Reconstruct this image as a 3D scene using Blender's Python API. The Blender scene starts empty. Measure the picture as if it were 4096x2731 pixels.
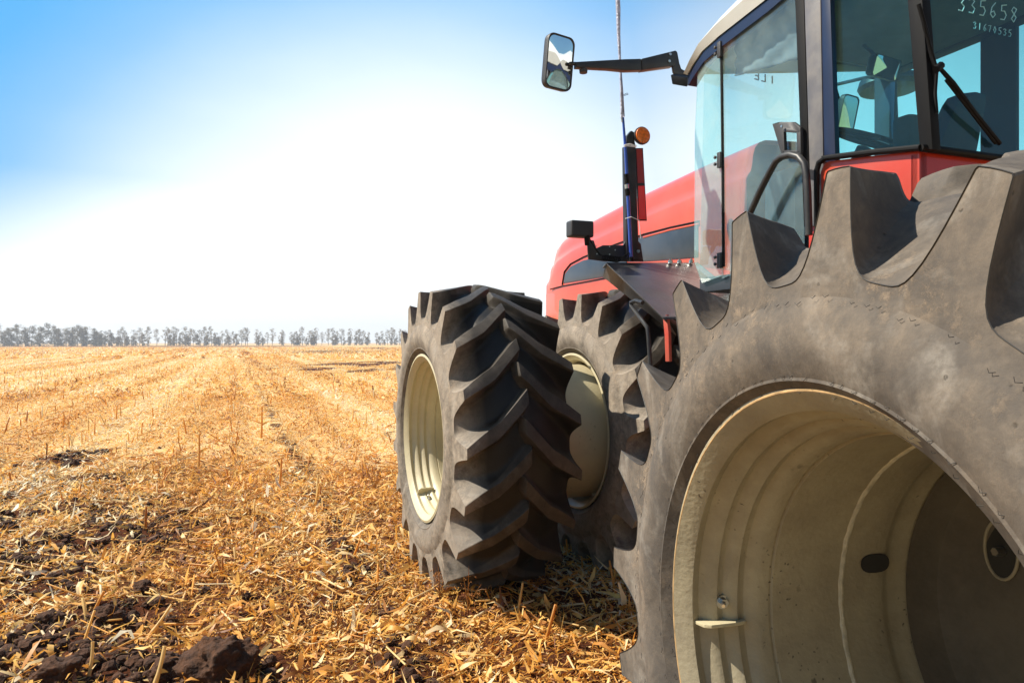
import bpy, bmesh, math, random
import numpy as np
from mathutils import Vector, Matrix, noise as mnoise

R = math.radians
rng = np.random.default_rng(7)
random.seed(7)
S = bpy.context.scene
COL = S.collection

# ------------------------------------------------------------------ camera
CAM_H = 1.55
FV = 2900 / 4096 * 2352            # focal length, in the units of at_* below
cam_d = bpy.data.cameras.new('camera')
cam = bpy.data.objects.new('camera', cam_d)
COL.objects.link(cam)
cam_d.sensor_width = 36
cam_d.lens = 2900 / 4096 * 36
cam_d.shift_y = 5.5 / 4096
cam_d.clip_start = 0.05
cam_d.clip_end = 20000
cam.location = (0, 0, CAM_H)
cam.rotation_euler = (R(90), 0, 0)
S.camera = cam

# ------------------------------------------------------------------ world + sun
SUN_AZ, SUN_EL = -83, 48           # azimuth from +Y, negative to the left
world = bpy.data.worlds.new('World')
S.world = world
world.use_nodes = True
nt = world.node_tree
for n in list(nt.nodes):
    nt.nodes.remove(n)
wout = nt.nodes.new('ShaderNodeOutputWorld')
wbg = nt.nodes.new('ShaderNodeBackground')
sky = nt.nodes.new('ShaderNodeTexSky')
sky.sky_type = 'NISHITA'
sky.sun_disc = False
sky.sun_elevation = R(SUN_EL)
sky.sun_rotation = R(SUN_AZ)
sky.air_density = 1.6
sky.dust_density = 1.0
sky.ozone_density = 3.0
wbg.inputs['Strength'].default_value = 0.05
tc = nt.nodes.new('ShaderNodeTexCoord')
# bright hazy part of the sky ahead of the field, thin white veil spreading from it
gd = Vector((-0.09, 1.0, 0.10)).normalized()
gd2 = Vector((0.34, 1.0, 0.16)).normalized()
sx = nt.nodes.new('ShaderNodeSeparateXYZ')
dotn = nt.nodes.new('ShaderNodeVectorMath'); dotn.operation = 'DOT_PRODUCT'
dotn.inputs[1].default_value = gd
nrm = nt.nodes.new('ShaderNodeVectorMath'); nrm.operation = 'NORMALIZE'
nt.links.new(tc.outputs['Generated'], nrm.inputs[0])
wn = nt.nodes.new('ShaderNodeTexNoise'); wn.inputs['Scale'].default_value = 2.2; wn.inputs['Detail'].default_value = 5
wmap = nt.nodes.new('ShaderNodeMapping'); wmap.inputs['Scale'].default_value = (1, 1, 3.0)
nt.links.new(nrm.outputs[0], wmap.inputs[0]); nt.links.new(wmap.outputs[0], wn.inputs['Vector'])
squash = nt.nodes.new('ShaderNodeMapping'); squash.inputs['Scale'].default_value = (1 / 1.45, 1, 1)
nrm2 = nt.nodes.new('ShaderNodeVectorMath'); nrm2.operation = 'NORMALIZE'
nt.links.new(nrm.outputs[0], squash.inputs[0]); nt.links.new(squash.outputs[0], nrm2.inputs[0])
dotb = nt.nodes.new('ShaderNodeVectorMath'); dotb.operation = 'DOT_PRODUCT'; dotb.inputs[1].default_value = gd2
dmax = nt.nodes.new('ShaderNodeMath'); dmax.operation = 'MAXIMUM'
nt.links.new(nrm2.outputs[0], dotn.inputs[0]); nt.links.new(nrm2.outputs[0], dotb.inputs[0])
dm2 = nt.nodes.new('ShaderNodeMath'); dm2.operation = 'SUBTRACT'; dm2.inputs[1].default_value = 0.012
nt.links.new(dotb.outputs['Value'], dm2.inputs[0])
nt.links.new(dotn.outputs['Value'], dmax.inputs[0]); nt.links.new(dm2.outputs[0], dmax.inputs[1])
nadd = nt.nodes.new('ShaderNodeMath'); nadd.operation = 'MULTIPLY_ADD'
nadd.inputs[1].default_value = 0.018
nt.links.new(wn.outputs['Fac'], nadd.inputs[0]); nt.links.new(dmax.outputs[0], nadd.inputs[2])
veil = nt.nodes.new('ShaderNodeValToRGB')
cr = veil.color_ramp
cr.interpolation = 'EASE'
cr.interpolation = 'B_SPLINE'
for i_, (p_, v_) in enumerate([(0.850, 0.0), (0.992, 1.0), (0.905, 0.08), (0.932, 0.22), (0.950, 0.45), (0.966, 0.70), (0.980, 0.92)]):
    e = cr.elements[i_] if i_ < 2 else cr.elements.new(p_)
    e.position = p_; e.color = (v_, v_, v_, 1)
nt.links.new(nrm.outputs[0], sx.inputs[0])
low = nt.nodes.new('ShaderNodeMapRange'); low.inputs[1].default_value = 0.0; low.inputs[2].default_value = 0.20
low.inputs[3].default_value = 0.075; low.inputs[4].default_value = -0.009
nt.links.new(sx.outputs['Z'], low.inputs[0])
ladd = nt.nodes.new('ShaderNodeMath'); ladd.operation = 'ADD'
nt.links.new(nadd.outputs[0], ladd.inputs[0]); nt.links.new(low.outputs[0], ladd.inputs[1])
nt.links.new(ladd.outputs[0], veil.inputs['Fac'])
tint = nt.nodes.new('ShaderNodeMixRGB'); tint.blend_type = 'MULTIPLY'; tint.inputs['Fac'].default_value = 1
tint.inputs['Color2'].default_value = (0.72, 1.0, 1.15, 1)
nt.links.new(sky.outputs[0], tint.inputs['Color1'])
wmix = nt.nodes.new('ShaderNodeMixRGB')
wmix.inputs['Color2'].default_value = (13.6, 14.4, 14.6, 1)
nt.links.new(veil.outputs['Color'], wmix.inputs['Fac'])
# clear deep-blue part of the sky, high ahead and to the left
cd_ = nt.nodes.new('ShaderNodeVectorMath'); cd_.operation = 'DOT_PRODUCT'; cd_.inputs[1].default_value = Vector((-0.5, 1.0, 0.62)).normalized()
nt.links.new(nrm.outputs[0], cd_.inputs[0])
cm = nt.nodes.new('ShaderNodeMapRange'); cm.interpolation_type = 'SMOOTHSTEP'
cm.inputs[1].default_value = 0.62; cm.inputs[2].default_value = 0.93; cm.inputs[4].default_value = 0.93
nt.links.new(cd_.outputs['Value'], cm.inputs[0])
deep = nt.nodes.new('ShaderNodeMixRGB'); deep.inputs['Color2'].default_value = (0.05, 5.2, 12.0, 1)
nt.links.new(cm.outputs[0], deep.inputs['Fac']); nt.links.new(tint.outputs[0], deep.inputs['Color1'])
nt.links.new(deep.outputs[0], wmix.inputs['Color1'])
nt.links.new(wmix.outputs[0], wbg.inputs['Color'])
nt.links.new(wbg.outputs[0], wout.inputs['Surface'])

sun_d = bpy.data.lights.new('sun', 'SUN')
sun_d.energy = 5.0
sun_d.angle = R(0.5)
sun_d.color = (1.0, 0.91, 0.76)
sun = bpy.data.objects.new('sun', sun_d)
COL.objects.link(sun)
az, el = R(SUN_AZ), R(SUN_EL)
to_sun = Vector((math.sin(az) * math.cos(el), math.cos(az) * math.cos(el), math.sin(el)))
sun.rotation_euler = to_sun.to_track_quat('Z', 'Y').to_euler()
sun.location = (-20, 10, 30)

S.view_settings.view_transform = 'Standard'
S.view_settings.look = 'None'
S.view_settings.exposure = 0.75
S.view_settings.gamma = 1
S.render.engine = 'CYCLES'
S.cycles.max_bounces = 10
S.cycles.transparent_max_bounces = 16
S.cycles.volume_bounces = 0

# ------------------------------------------------------------------ materials
def newmat(name):
    m = bpy.data.materials.new(name); m.use_nodes = True
    b = m.node_tree.nodes['Principled BSDF']
    return m, m.node_tree, b

def L_(t, a, b): t.links.new(a, b)

def plain(name, col, rough=0.5, metal=0.0, coat=0.0, var=0.12, scale=8, bump=0.0, bscale=60, dust=0.0, dustcol=(0.30, 0.25, 0.19), specks=0.0):
    m, t, b = newmat(name)
    b.inputs['Roughness'].default_value = rough
    b.inputs['Metallic'].default_value = metal
    b.inputs['Coat Weight'].default_value = coat
    tcn = t.nodes.new('ShaderNodeTexCoord')
    n = t.nodes.new('ShaderNodeTexNoise'); n.inputs['Scale'].default_value = scale; n.inputs['Detail'].default_value = 6
    L_(t, tcn.outputs['Object'], n.inputs['Vector'])
    r = t.nodes.new('ShaderNodeValToRGB')
    r.color_ramp.elements[0].position = 0.3; r.color_ramp.elements[1].position = 0.7
    r.color_ramp.elements[0].color = tuple(c * (1 - var) for c in col) + (1,)
    r.color_ramp.elements[1].color = tuple(min(1, c * (1 + var)) for c in col) + (1,)
    L_(t, n.outputs['Fac'], r.inputs['Fac'])
    out = r.outputs['Color']
    if dust > 0:
        n2 = t.nodes.new('ShaderNodeTexNoise'); n2.inputs['Scale'].default_value = scale * 0.7; n2.inputs['Detail'].default_value = 9; n2.inputs['Roughness'].default_value = 0.7
        mp = t.nodes.new('ShaderNodeMapping'); mp.inputs['Location'].default_value = (3, 7, 1)
        L_(t, tcn.outputs['Object'], mp.inputs[0]); L_(t, mp.outputs[0], n2.inputs['Vector'])
        mr = t.nodes.new('ShaderNodeMapRange'); mr.inputs[1].default_value = 0.42; mr.inputs[2].default_value = 0.72; mr.inputs[4].default_value = dust
        L_(t, n2.outputs['Fac'], mr.inputs[0])
        mx = t.nodes.new('ShaderNodeMixRGB'); mx.inputs['Color2'].default_value = dustcol + (1,)
        L_(t, mr.outputs[0], mx.inputs['Fac']); L_(t, out, mx.inputs['Color1'])
        out = mx.outputs[0]
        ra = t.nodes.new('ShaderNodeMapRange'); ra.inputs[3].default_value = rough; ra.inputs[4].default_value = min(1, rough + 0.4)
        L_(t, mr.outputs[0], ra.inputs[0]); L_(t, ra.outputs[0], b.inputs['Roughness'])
    if specks > 0:
        for sc, th, st in ((55, .20, (1, 1, 1)), (16, .16, (1, 1, 1.6))):
            vo = t.nodes.new('ShaderNodeTexVoronoi'); vo.inputs['Scale'].default_value = sc
            nw = t.nodes.new('ShaderNodeTexNoise'); nw.inputs['Scale'].default_value = 30; nw.inputs['Detail'].default_value = 3
            L_(t, tcn.outputs['Object'], nw.inputs['Vector'])
            ad = t.nodes.new('ShaderNodeVectorMath'); ad.operation = 'MULTIPLY_ADD'; ad.inputs[1].default_value = (.03, .03, .03)
            L_(t, nw.outputs['Color'], ad.inputs[0]); L_(t, tcn.outputs['Object'], ad.inputs[2]); L_(t, ad.outputs[0], vo.inputs['Vector'])
            nm = t.nodes.new('ShaderNodeTexNoise'); nm.inputs['Scale'].default_value = 5; nm.inputs['Detail'].default_value = 3
            L_(t, tcn.outputs['Object'], nm.inputs['Vector'])
            q1 = t.nodes.new('ShaderNodeMapRange'); q1.inputs[1].default_value = th * .55; q1.inputs[2].default_value = th; q1.inputs[3].default_value = specks; q1.inputs[4].default_value = 0
            L_(t, vo.outputs['Distance'], q1.inputs[0])
            q2 = t.nodes.new('ShaderNodeMapRange'); q2.inputs[1].default_value = .50; q2.inputs[2].default_value = .60
            L_(t, nm.outputs['Fac'], q2.inputs[0])
            mm_ = t.nodes.new('ShaderNodeMath'); mm_.operation = 'MULTIPLY'; L_(t, q1.outputs[0], mm_.inputs[0]); L_(t, q2.outputs[0], mm_.inputs[1])
            mk = t.nodes.new('ShaderNodeMixRGB'); mk.inputs['Color2'].default_value = (.05, .04, .03, 1)
            L_(t, mm_.outputs[0], mk.inputs['Fac']); L_(t, out, mk.inputs['Color1']); out = mk.outputs[0]
    L_(t, out, b.inputs['Base Color'])
    if bump > 0:
        n3 = t.nodes.new('ShaderNodeTexNoise'); n3.inputs['Scale'].default_value = bscale; n3.inputs['Detail'].default_value = 4
        L_(t, tcn.outputs['Object'], n3.inputs['Vector'])
        bp = t.nodes.new('ShaderNodeBump'); bp.inputs['Strength'].default_value = bump; bp.inputs['Distance'].default_value = 0.01
        L_(t, n3.outputs['Fac'], bp.inputs['Height']); L_(t, bp.outputs[0], b.inputs['Normal'])
    return m

def rubber(name, dark, dusty, amount, side_amount, face=.4):
    """black rubber; dust and dried mud lie thicker on the sidewalls (object x near 0)"""
    m, t, b = newmat(name)
    b.inputs['Roughness'].default_value = 0.62
    b.inputs['Specular IOR Level'].default_value = 0.3
    tcn = t.nodes.new('ShaderNodeTexCoord')
    def nz(scale, det, rough, loc=(0, 0, 0), stretch=(1, 1, 1), dist=0.0):
        mp = t.nodes.new('ShaderNodeMapping'); mp.inputs['Location'].default_value = loc; mp.inputs['Scale'].default_value = stretch
        n = t.nodes.new('ShaderNodeTexNoise'); n.inputs['Scale'].default_value = scale; n.inputs['Detail'].default_value = det
        n.inputs['Roughness'].default_value = rough; n.inputs['Distortion'].default_value = dist
        L_(t, tcn.outputs['Object'], mp.inputs[0]); L_(t, mp.outputs[0], n.inputs['Vector'])
        return n.outputs['Fac']
    def mr(src, a, c, lo, hi):
        q = t.nodes.new('ShaderNodeMapRange'); q.inputs[1].default_value = a; q.inputs[2].default_value = c
        q.inputs[3].default_value = lo; q.inputs[4].default_value = hi
        L_(t, src, q.inputs[0]); return q.outputs[0]
    def mth(op, a, c):
        q = t.nodes.new('ShaderNodeMath'); q.operation = op; q.use_clamp = False
        for i, v in enumerate((a, c)):
            if isinstance(v, (int, float)): q.inputs[i].default_value = v
            else: L_(t, v, q.inputs[i])
        return q.outputs[0]
    sp = t.nodes.new('ShaderNodeSeparateXYZ'); L_(t, tcn.outputs['Object'], sp.inputs[0])
    side = mr(sp.outputs['X'], 0.015, 0.16, 1.0, 0.0)
    n1 = nz(3.0, 8, 0.62)
    n2 = nz(14, 10, 0.7, (5, 1, 2), dist=0.6)
    n3 = nz(60, 5, 0.6, (1, 9, 2))
    n4 = nz(6.5, 12, 0.75, (8, 3, 1))
    wisps = nz(5, 2, 0.4, (2, 2, 2), dist=9.0)
    yz = t.nodes.new('ShaderNodeCombineXYZ'); L_(t, sp.outputs['Y'], yz.inputs[0]); L_(t, sp.outputs['Z'], yz.inputs[1])
    ln_ = t.nodes.new('ShaderNodeVectorMath'); ln_.operation = 'LENGTH'; L_(t, yz.outputs[0], ln_.inputs[0])
    worn = mr(ln_.outputs['Value'], .952, .964, 0, face)
    base_amt = mth('MAXIMUM', mth('ADD', mth('MULTIPLY', side, side_amount - amount), amount), worn)
    patch = mth('ADD', mr(n1, 0.3, 0.7, 0.35, 1.1), mr(n2, 0.35, 0.7, -0.25, 0.45))
    amt = mth('MULTIPLY', base_amt, patch)
    amt = mth('ADD', amt, mth('MULTIPLY', mr(n3, 0.5, 0.75, 0, 0.25), base_amt))
    rv = ln_.outputs['Value']
    amt = mth('MULTIPLY', amt, mr(rv, .555, .68, .45, 1.0))  # darker beside the rim: less dust, and the shade there painted in
    cl = t.nodes.new('ShaderNodeClamp'); L_(t, amt, cl.inputs[0])
    c1 = t.nodes.new('ShaderNodeMixRGB'); c1.inputs['Color1'].default_value = dusty[0] + (1,); c1.inputs['Color2'].default_value = dusty[1] + (1,)
    L_(t, mr(mth('ADD', mth('MULTIPLY', n1, .6), mth('MULTIPLY', n4, .4)), 0.42, 0.57, 0, 1), c1.inputs['Fac'])
    mx = t.nodes.new('ShaderNodeMixRGB'); mx.inputs['Color1'].default_value = dark + (1,)
    L_(t, cl.outputs[0], mx.inputs['Fac']); L_(t, c1.outputs[0], mx.inputs['Color2'])
    # rubbed pale smears
    sm = nz(4.5, 6, 0.55, (9, 2, 2), dist=1.2)
    ws = mth('MULTIPLY', mth('MULTIPLY', base_amt, 0.55), mth('MULTIPLY', mr(sm, 0.54, 0.70, 0, 1), mr(nz(90, 4, .6, (2, 2, 2)), .35, .65, .4, 1)))
    m2 = t.nodes.new('ShaderNodeMixRGB'); m2.inputs['Color2'].default_value = (0.36, 0.33, 0.29, 1)
    L_(t, ws, m2.inputs['Fac']); L_(t, mx.outputs[0], m2.inputs['Color1'])
    band = mth('MULTIPLY', mr(rv, .64, .73, .25, 1), mr(rv, .76, .86, 1, .15))
    crust = mr(nz(24, 14, .82, (4, 4, 4)), .50, .60, 0, 1)
    crust = mth('MULTIPLY', mth('MULTIPLY', crust, band), mth('MULTIPLY', mr(nz(4, 4, .6, (1, 5, 5)), .44, .60, 0, 1), mth('MULTIPLY', base_amt, .75)))
    mc = t.nodes.new('ShaderNodeMixRGB'); mc.inputs['Color2'].default_value = (0.33, 0.25, 0.175, 1)
    L_(t, crust, mc.inputs['Fac']); L_(t, m2.outputs[0], mc.inputs['Color1']); m2 = mc
    # dark pits
    vo = t.nodes.new('ShaderNodeTexVoronoi'); vo.inputs['Scale'].default_value = 26; vo.inputs['Randomness'].default_value = 1
    L_(t, tcn.outputs['Object'], vo.inputs['Vector'])
    pit = mth('MULTIPLY', mr(vo.outputs['Distance'], 0.06, 0.13, 1, 0), mr(n2, 0.52, 0.6, 0, 1))
    m3 = t.nodes.new('ShaderNodeMixRGB'); m3.inputs['Color2'].default_value = (0.03, 0.026, 0.022, 1)
    L_(t, mth('MULTIPLY', pit, 0.7), m3.inputs['Fac']); L_(t, m2.outputs[0], m3.inputs['Color1'])
    L_(t, m3.outputs[0], b.inputs['Base Color'])
    L_(t, mr(amt, 0, 1, 0.5, 0.9), b.inputs['Roughness'])
    h = mth('ADD', mth('MULTIPLY', n2, 0.5), mth('MULTIPLY', n3, 0.35))
    h = mth('ADD', mth('SUBTRACT', h, mth('MULTIPLY', pit, 0.5)), mth('MULTIPLY', crust, .5))
    bp = t.nodes.new('ShaderNodeBump'); bp.inputs['Strength'].default_value = 0.5; bp.inputs['Distance'].default_value = 0.006
    L_(t, h, bp.inputs['Height']); L_(t, bp.outputs[0], b.inputs['Normal'])
    return m

def glass(name, tintc, rough=0.0, f=1.5, dirt_glare=0.0):
    m, t, b = newmat(name)
    t.nodes.remove(b)
    out = t.nodes['Material Output']
    tr = t.nodes.new('ShaderNodeBsdfTransparent'); tr.inputs[0].default_value = tintc + (1,)
    gl = t.nodes.new('ShaderNodeBsdfGlossy'); gl.inputs['Roughness'].default_value = rough
    gl.inputs[0].default_value = (0.95, 0.97, 1, 1)
    fr = t.nodes.new('ShaderNodeFresnel'); fr.inputs[0].default_value = f
    mx = t.nodes.new('ShaderNodeMixShader')
    ge = t.nodes.new('ShaderNodeNewGeometry'); su = t.nodes.new('ShaderNodeMath'); su.operation = 'SUBTRACT'; su.inputs[0].default_value = 1; su.use_clamp = True
    L_(t, ge.outputs['Backfacing'], su.inputs[1]); mu = t.nodes.new('ShaderNodeMath'); mu.operation = 'MULTIPLY'; L_(t, su.outputs[0], mu.inputs[0]); L_(t, fr.outputs[0], mu.inputs[1])
    L_(t, mu.outputs[0], mx.inputs[0]); L_(t, tr.outputs[0], mx.inputs[1]); L_(t, gl.outputs[0], mx.inputs[2])
    last = mx.outputs[0]
    if dirt_glare > 0:
        df = t.nodes.new('ShaderNodeBsdfDiffuse'); df.inputs[0].default_value = (0.56, 0.68, 0.66, 1)  # pale film over the glass: dust plus painted sky reflection
        n = t.nodes.new('ShaderNodeTexNoise'); n.inputs['Scale'].default_value = 3; n.inputs['Detail'].default_value = 10; n.inputs['Roughness'].default_value = 0.7
        tcn = t.nodes.new('ShaderNodeTexCoord'); L_(t, tcn.outputs['Object'], n.inputs['Vector'])
        mr = t.nodes.new('ShaderNodeMapRange'); mr.inputs[1].default_value = 0.35; mr.inputs[2].default_value = 0.75
        mr.inputs[3].default_value = dirt_glare * 0.3; mr.inputs[4].default_value = dirt_glare
        L_(t, n.outputs['Fac'], mr.inputs[0])
        m2 = t.nodes.new('ShaderNodeMixShader')
        L_(t, mr.outputs[0], m2.inputs[0]); L_(t, last, m2.inputs[1]); L_(t, df.outputs[0], m2.inputs[2])
        last = m2.outputs[0]
    L_(t, last, out.inputs['Surface'])
    return m

M = {}
M['rub_front'] = rubber('rubber_front', (0.0085, 0.0068, 0.0055), ((0.36, 0.30, 0.235), (0.25, 0.21, 0.17)), 0.02, 0.97, .17)
M['rub_rear'] = rubber('rubber_rear', (0.045, 0.039, 0.034), ((0.195, 0.158, 0.122), (0.092, 0.080, 0.070)), 0.75, 1.0, .8)
M['hair'] = plain('rubber_hair', (0.02, 0.018, 0.016), 0.6)
M['rim'] = plain('cream_paint', (0.54, 0.48, 0.31), 0.42, coat=0.15, var=0.05, scale=3, dust=0.55, dustcol=(0.30, 0.25, 0.17), bump=0.12, bscale=90, specks=.4)
M['rim_near'] = plain('shaded_dusty_cream', (0.34, 0.30, 0.205), 0.45, coat=0.1, var=0.12, scale=2.5, dust=0.8, dustcol=(0.13, 0.10, 0.065), bump=0.2, bscale=70, specks=.9)  # same cream paint with the barrel's shade put into the colour, plus dust
M['disc'] = plain('shaded_dusty_disc', (0.085, 0.07, 0.05), 0.6, var=0.15, scale=5, dust=0.8, dustcol=(0.05, 0.04, 0.03), bump=0.15, bscale=60)  # deep shade inside the rim painted in as near-black brown, plus dust
M['rim_dark'] = plain('recess_shade', (0.02, 0.018, 0.015), 0.8)  # flat dark colour painted in for the shade of the openings
M['weld'] = plain('weld_paint', (0.46, 0.42, 0.32), 0.5, var=0.2, scale=40, bump=0.5, bscale=60)
M['rust'] = plain('rusty_edge', (0.40, 0.26, 0.12), 0.7, var=0.4, scale=30)
M['red'] = plain('red_paint', (0.66, 0.075, 0.022), 0.3, coat=0.6, var=0.05, scale=2, dust=0.18, dustcol=(0.45, 0.25, 0.18))
M['red_cab'] = plain('red_cab_paint', (0.46, 0.035, 0.012), 0.3, coat=0.4, var=0.05, scale=2, dust=0.3, dustcol=(0.35, 0.14, 0.09))
M['red_dirty'] = plain('red_frame_paint', (0.42, 0.05, 0.03), 0.5, var=0.2, scale=6, dust=0.5, dustcol=(0.30, 0.16, 0.10))
M['black'] = plain('black_steel', (0.018, 0.018, 0.02), 0.42, var=0.2, scale=10, dust=0.2, dustcol=(0.12, 0.11, 0.10))
M['plastic'] = plain('black_plastic', (0.03, 0.03, 0.034), 0.55, var=0.15, scale=12, bump=0.15, bscale=150)
M['seal'] = plain('rubber_seal', (0.006, 0.006, 0.007), 0.6)
M['seal'].node_tree.nodes['Principled BSDF'].inputs['Specular IOR Level'].default_value = 0.15
M['pillar'] = plain('grey_pillar', (0.10, 0.10, 0.115), 0.5, var=0.1, scale=10, dust=0.45, dustcol=(0.26, 0.24, 0.22), bump=0.1, bscale=200)
M['navy'] = plain('dark_blue_trim', (0.010, 0.018, 0.055), 0.35, var=0.1)
M['roof'] = plain('roof_plastic', (0.55, 0.56, 0.54), 0.4, var=0.08, scale=3, dust=0.3, dustcol=(0.40, 0.37, 0.32))
M['fender'] = plain('fender_steel', (0.10, 0.10, 0.105), 0.3, metal=0.5, var=0.3, scale=5, dust=0.55, dustcol=(0.12, 0.115, 0.11), bump=0.12, bscale=50)
M['panel'] = plain('hood_grille', (0.035, 0.045, 0.06), 0.3, var=0.2, scale=3, dust=0.3, dustcol=(0.15, 0.16, 0.18))
M['interior'] = plain('interior_dark', (0.02, 0.03, 0.045), 0.7)
M['liner'] = plain('headliner', (0.12, 0.15, 0.17), 0.9, bump=0.3, bscale=300)
M['blind'] = plain('sun_blind', (0.13, 0.165, 0.20), 0.85, var=.15, scale=6)
M['chrome'] = plain('bolt_steel', (0.55, 0.54, 0.52), 0.3, metal=1.0)
M['white'] = plain('white_cord', (0.8, 0.8, 0.8), 0.6)
M['amber'] = plain('amber_lens', (0.75, 0.17, 0.01), 0.15, coat=0.8, var=0.3, scale=60, bump=0.4, bscale=70)
M['redref'] = plain('red_reflector', (0.95, 0.02, 0.008), 0.3, coat=0.5, var=0.02)
M['redref_dull'] = plain('dull_reflector', (0.33, 0.018, 0.012), 0.4, coat=0.3, var=0.05)
M['blue'] = plain('blue_rod', (0.02, 0.06, 0.38), 0.25, coat=0.6)
M['foil'] = plain('clear_wrap', (0.38, 0.40, 0.52), 0.3, var=0.35, scale=40, bump=0.8, bscale=70)
M['mirror'] = newmat('mirror_glass')[0]
_b = M['mirror'].node_tree.nodes['Principled BSDF']; _b.inputs['Metallic'].default_value = 1; _b.inputs['Roughness'].default_value = 0.03; _b.inputs['Base Color'].default_value = (0.8, 0.86, 0.92, 1)
M['glass_door'] = glass('door_glass', (0.92, 0.985, 0.98), f=2.0, dirt_glare=0.13)
M['glass_corner'] = glass('corner_glass', (0.80, 0.965, 0.965), f=2.1, dirt_glare=0.32)
M['glass_rear'] = glass('rear_glass', (0.64, 0.90, 0.935), dirt_glare=0.02)
M['glass_far'] = glass('far_glass', (0.78, 0.95, 0.97), dirt_glare=0.03)
M['ink'] = plain('white_marker', (0.62, 0.75, 0.78), 0.8)
M['soil'] = None

# straw: colour by a per-corner attribute (kind of residue), translucent like dry leaf
def straw_mat(name, stops):
    m, t, b = newmat(name)
    at = t.nodes.new('ShaderNodeAttribute'); at.attribute_name = 'tint'
    r = t.nodes.new('ShaderNodeValToRGB'); r.color_ramp.interpolation = 'LINEAR'
    els = r.color_ramp.elements
    for i, (p, c) in enumerate(stops):
        if i < 2: els[i].position = p; els[i].color = c + (1,)
        else:
            e = els.new(p); e.color = c + (1,)
    L_(t, at.outputs['Fac'], r.inputs['Fac'])
    L_(t, r.outputs['Color'], b.inputs['Base Color'])
    b.inputs['Roughness'].default_value = 0.5
    tl = t.nodes.new('ShaderNodeBsdfTranslucent'); L_(t, r.outputs['Color'], tl.inputs['Color'])
    mx = t.nodes.new('ShaderNodeMixShader'); mx.inputs[0].default_value = 0.38
    L_(t, b.outputs[0], mx.inputs[1]); L_(t, tl.outputs[0], mx.inputs[2])
    L_(t, mx.outputs[0], t.nodes['Material Output'].inputs['Surface'])
    return m
M['straw'] = straw_mat('dry_maize', [(0.0, (0.22, 0.08, 0.022)), (1.0, (0.88, 0.78, 0.56)), (0.2, (0.58, 0.25, 0.045)), (0.45, (0.82, 0.41, 0.07)), (0.75, (0.88, 0.60, 0.20))])

def soil_mat():
    m, t, b = newmat('soil_and_stubble')
    geo = t.nodes.new('ShaderNodeNewGeometry')
    def nz(scale, det, rough=0.6, rot=0, st=(1, 1, 1)):
        mp = t.nodes.new('ShaderNodeMapping'); mp.inputs['Rotation'].default_value = (0, 0, rot); mp.inputs['Scale'].default_value = st
        n = t.nodes.new('ShaderNodeTexNoise'); n.inputs['Scale'].default_value = scale; n.inputs['Detail'].default_value = det; n.inputs['Roughness'].default_value = rough
        L_(t, geo.outputs['Position'], mp.inputs[0]); L_(t, mp.outputs[0], n.inputs['Vector']); return n.outputs['Fac']
    def mr(src, a, c, lo=0, hi=1):
        q = t.nodes.new('ShaderNodeMapRange'); q.inputs[1].default_value = a; q.inputs[2].default_value = c
        q.inputs[3].default_value = lo; q.inputs[4].default_value = hi
        L_(t, src, q.inputs[0]); return q.outputs[0]
    def mth(op, a, c):
        q = t.nodes.new('ShaderNodeMath'); q.operation = op
        for i, v in enumerate((a, c)):
            if isinstance(v, (int, float)): q.inputs[i].default_value = v
            else: L_(t, v, q.inputs[i])
        return q.outputs[0]
    soilc = t.nodes.new('ShaderNodeValToRGB')
    soilc.color_ramp.elements[0].color = (0.028, 0.0095, 0.0045, 1); soilc.color_ramp.elements[1].color = (0.16, 0.052, 0.020, 1)
    soilc.color_ramp.elements[0].position = 0.3; soilc.color_ramp.elements[1].position = 0.75
    fine = nz(28, 8, 0.7)
    L_(t, fine, soilc.inputs['Fac'])
    strawc = t.nodes.new('ShaderNodeValToRGB')
    strawc.color_ramp.elements[0].color = (0.30, 0.15, 0.055, 1); strawc.color_ramp.elements[1].color = (0.80, 0.60, 0.34, 1)
    strawc.color_ramp.elements[0].position = 0.32; strawc.color_ramp.elements[1].position = 0.68
    e = strawc.color_ramp.elements.new(0.48); e.color = (0.62, 0.38, 0.15, 1)
    sf = mth('ADD', mth('MULTIPLY', nz(7, 9, 0.75), 0.5), mth('MULTIPLY', nz(0.7, 4, 0.6, R(-21), (1, 0.03, 1)), 0.5))
    L_(t, sf, strawc.inputs['Fac'])
    cov = t.nodes.new('ShaderNodeAttribute'); cov.attribute_name = 'cover'
    c2 = mth('ADD', cov.outputs['Fac'], mth('MULTIPLY', mr(nz(3.5, 8, 0.7), 0.3, 0.7, -0.5, 0.5), 0.6))
    mx = t.nodes.new('ShaderNodeMixRGB')
    L_(t, mr(c2, 0.35, 0.65), mx.inputs['Fac']); L_(t, soilc.outputs[0], mx.inputs['Color1']); L_(t, strawc.outputs[0], mx.inputs['Color2'])
    L_(t, mx.outputs[0], b.inputs['Base Color'])
    b.inputs['Roughness'].default_value = 0.95
    b.inputs['Specular IOR Level'].default_value = 0.1
    bp = t.nodes.new('ShaderNodeBump'); bp.inputs['Strength'].default_value = 0.9; bp.inputs['Distance'].default_value = 0.03
    L_(t, mth('ADD', nz(30, 8, 0.7), nz(9, 4)), bp.inputs['Height']); L_(t, bp.outputs[0], b.inputs['Normal'])
    return m
M['ground'] = soil_mat()
M['clod'] = plain('dark_soil', (0.060, 0.024, 0.0095), 0.98, var=0.5, scale=25, bump=1.0, bscale=70)
M['bark'] = plain('bark', (0.11, 0.085, 0.07), 0.9)

# ------------------------------------------------------------------ helpers
def link(name, me, mat, parent=None, label=None, cat=None, group=None, kind=None):
    o = bpy.data.objects.new(name, me)
    COL.objects.link(o)
    if me is not None and mat is not None:
        for mm in (mat if isinstance(mat, (list, tuple)) else [mat]):
            me.materials.append(mm)
    if parent is not None: o.parent = parent
    tag(o, label, cat, group, kind)
    return o

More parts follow.
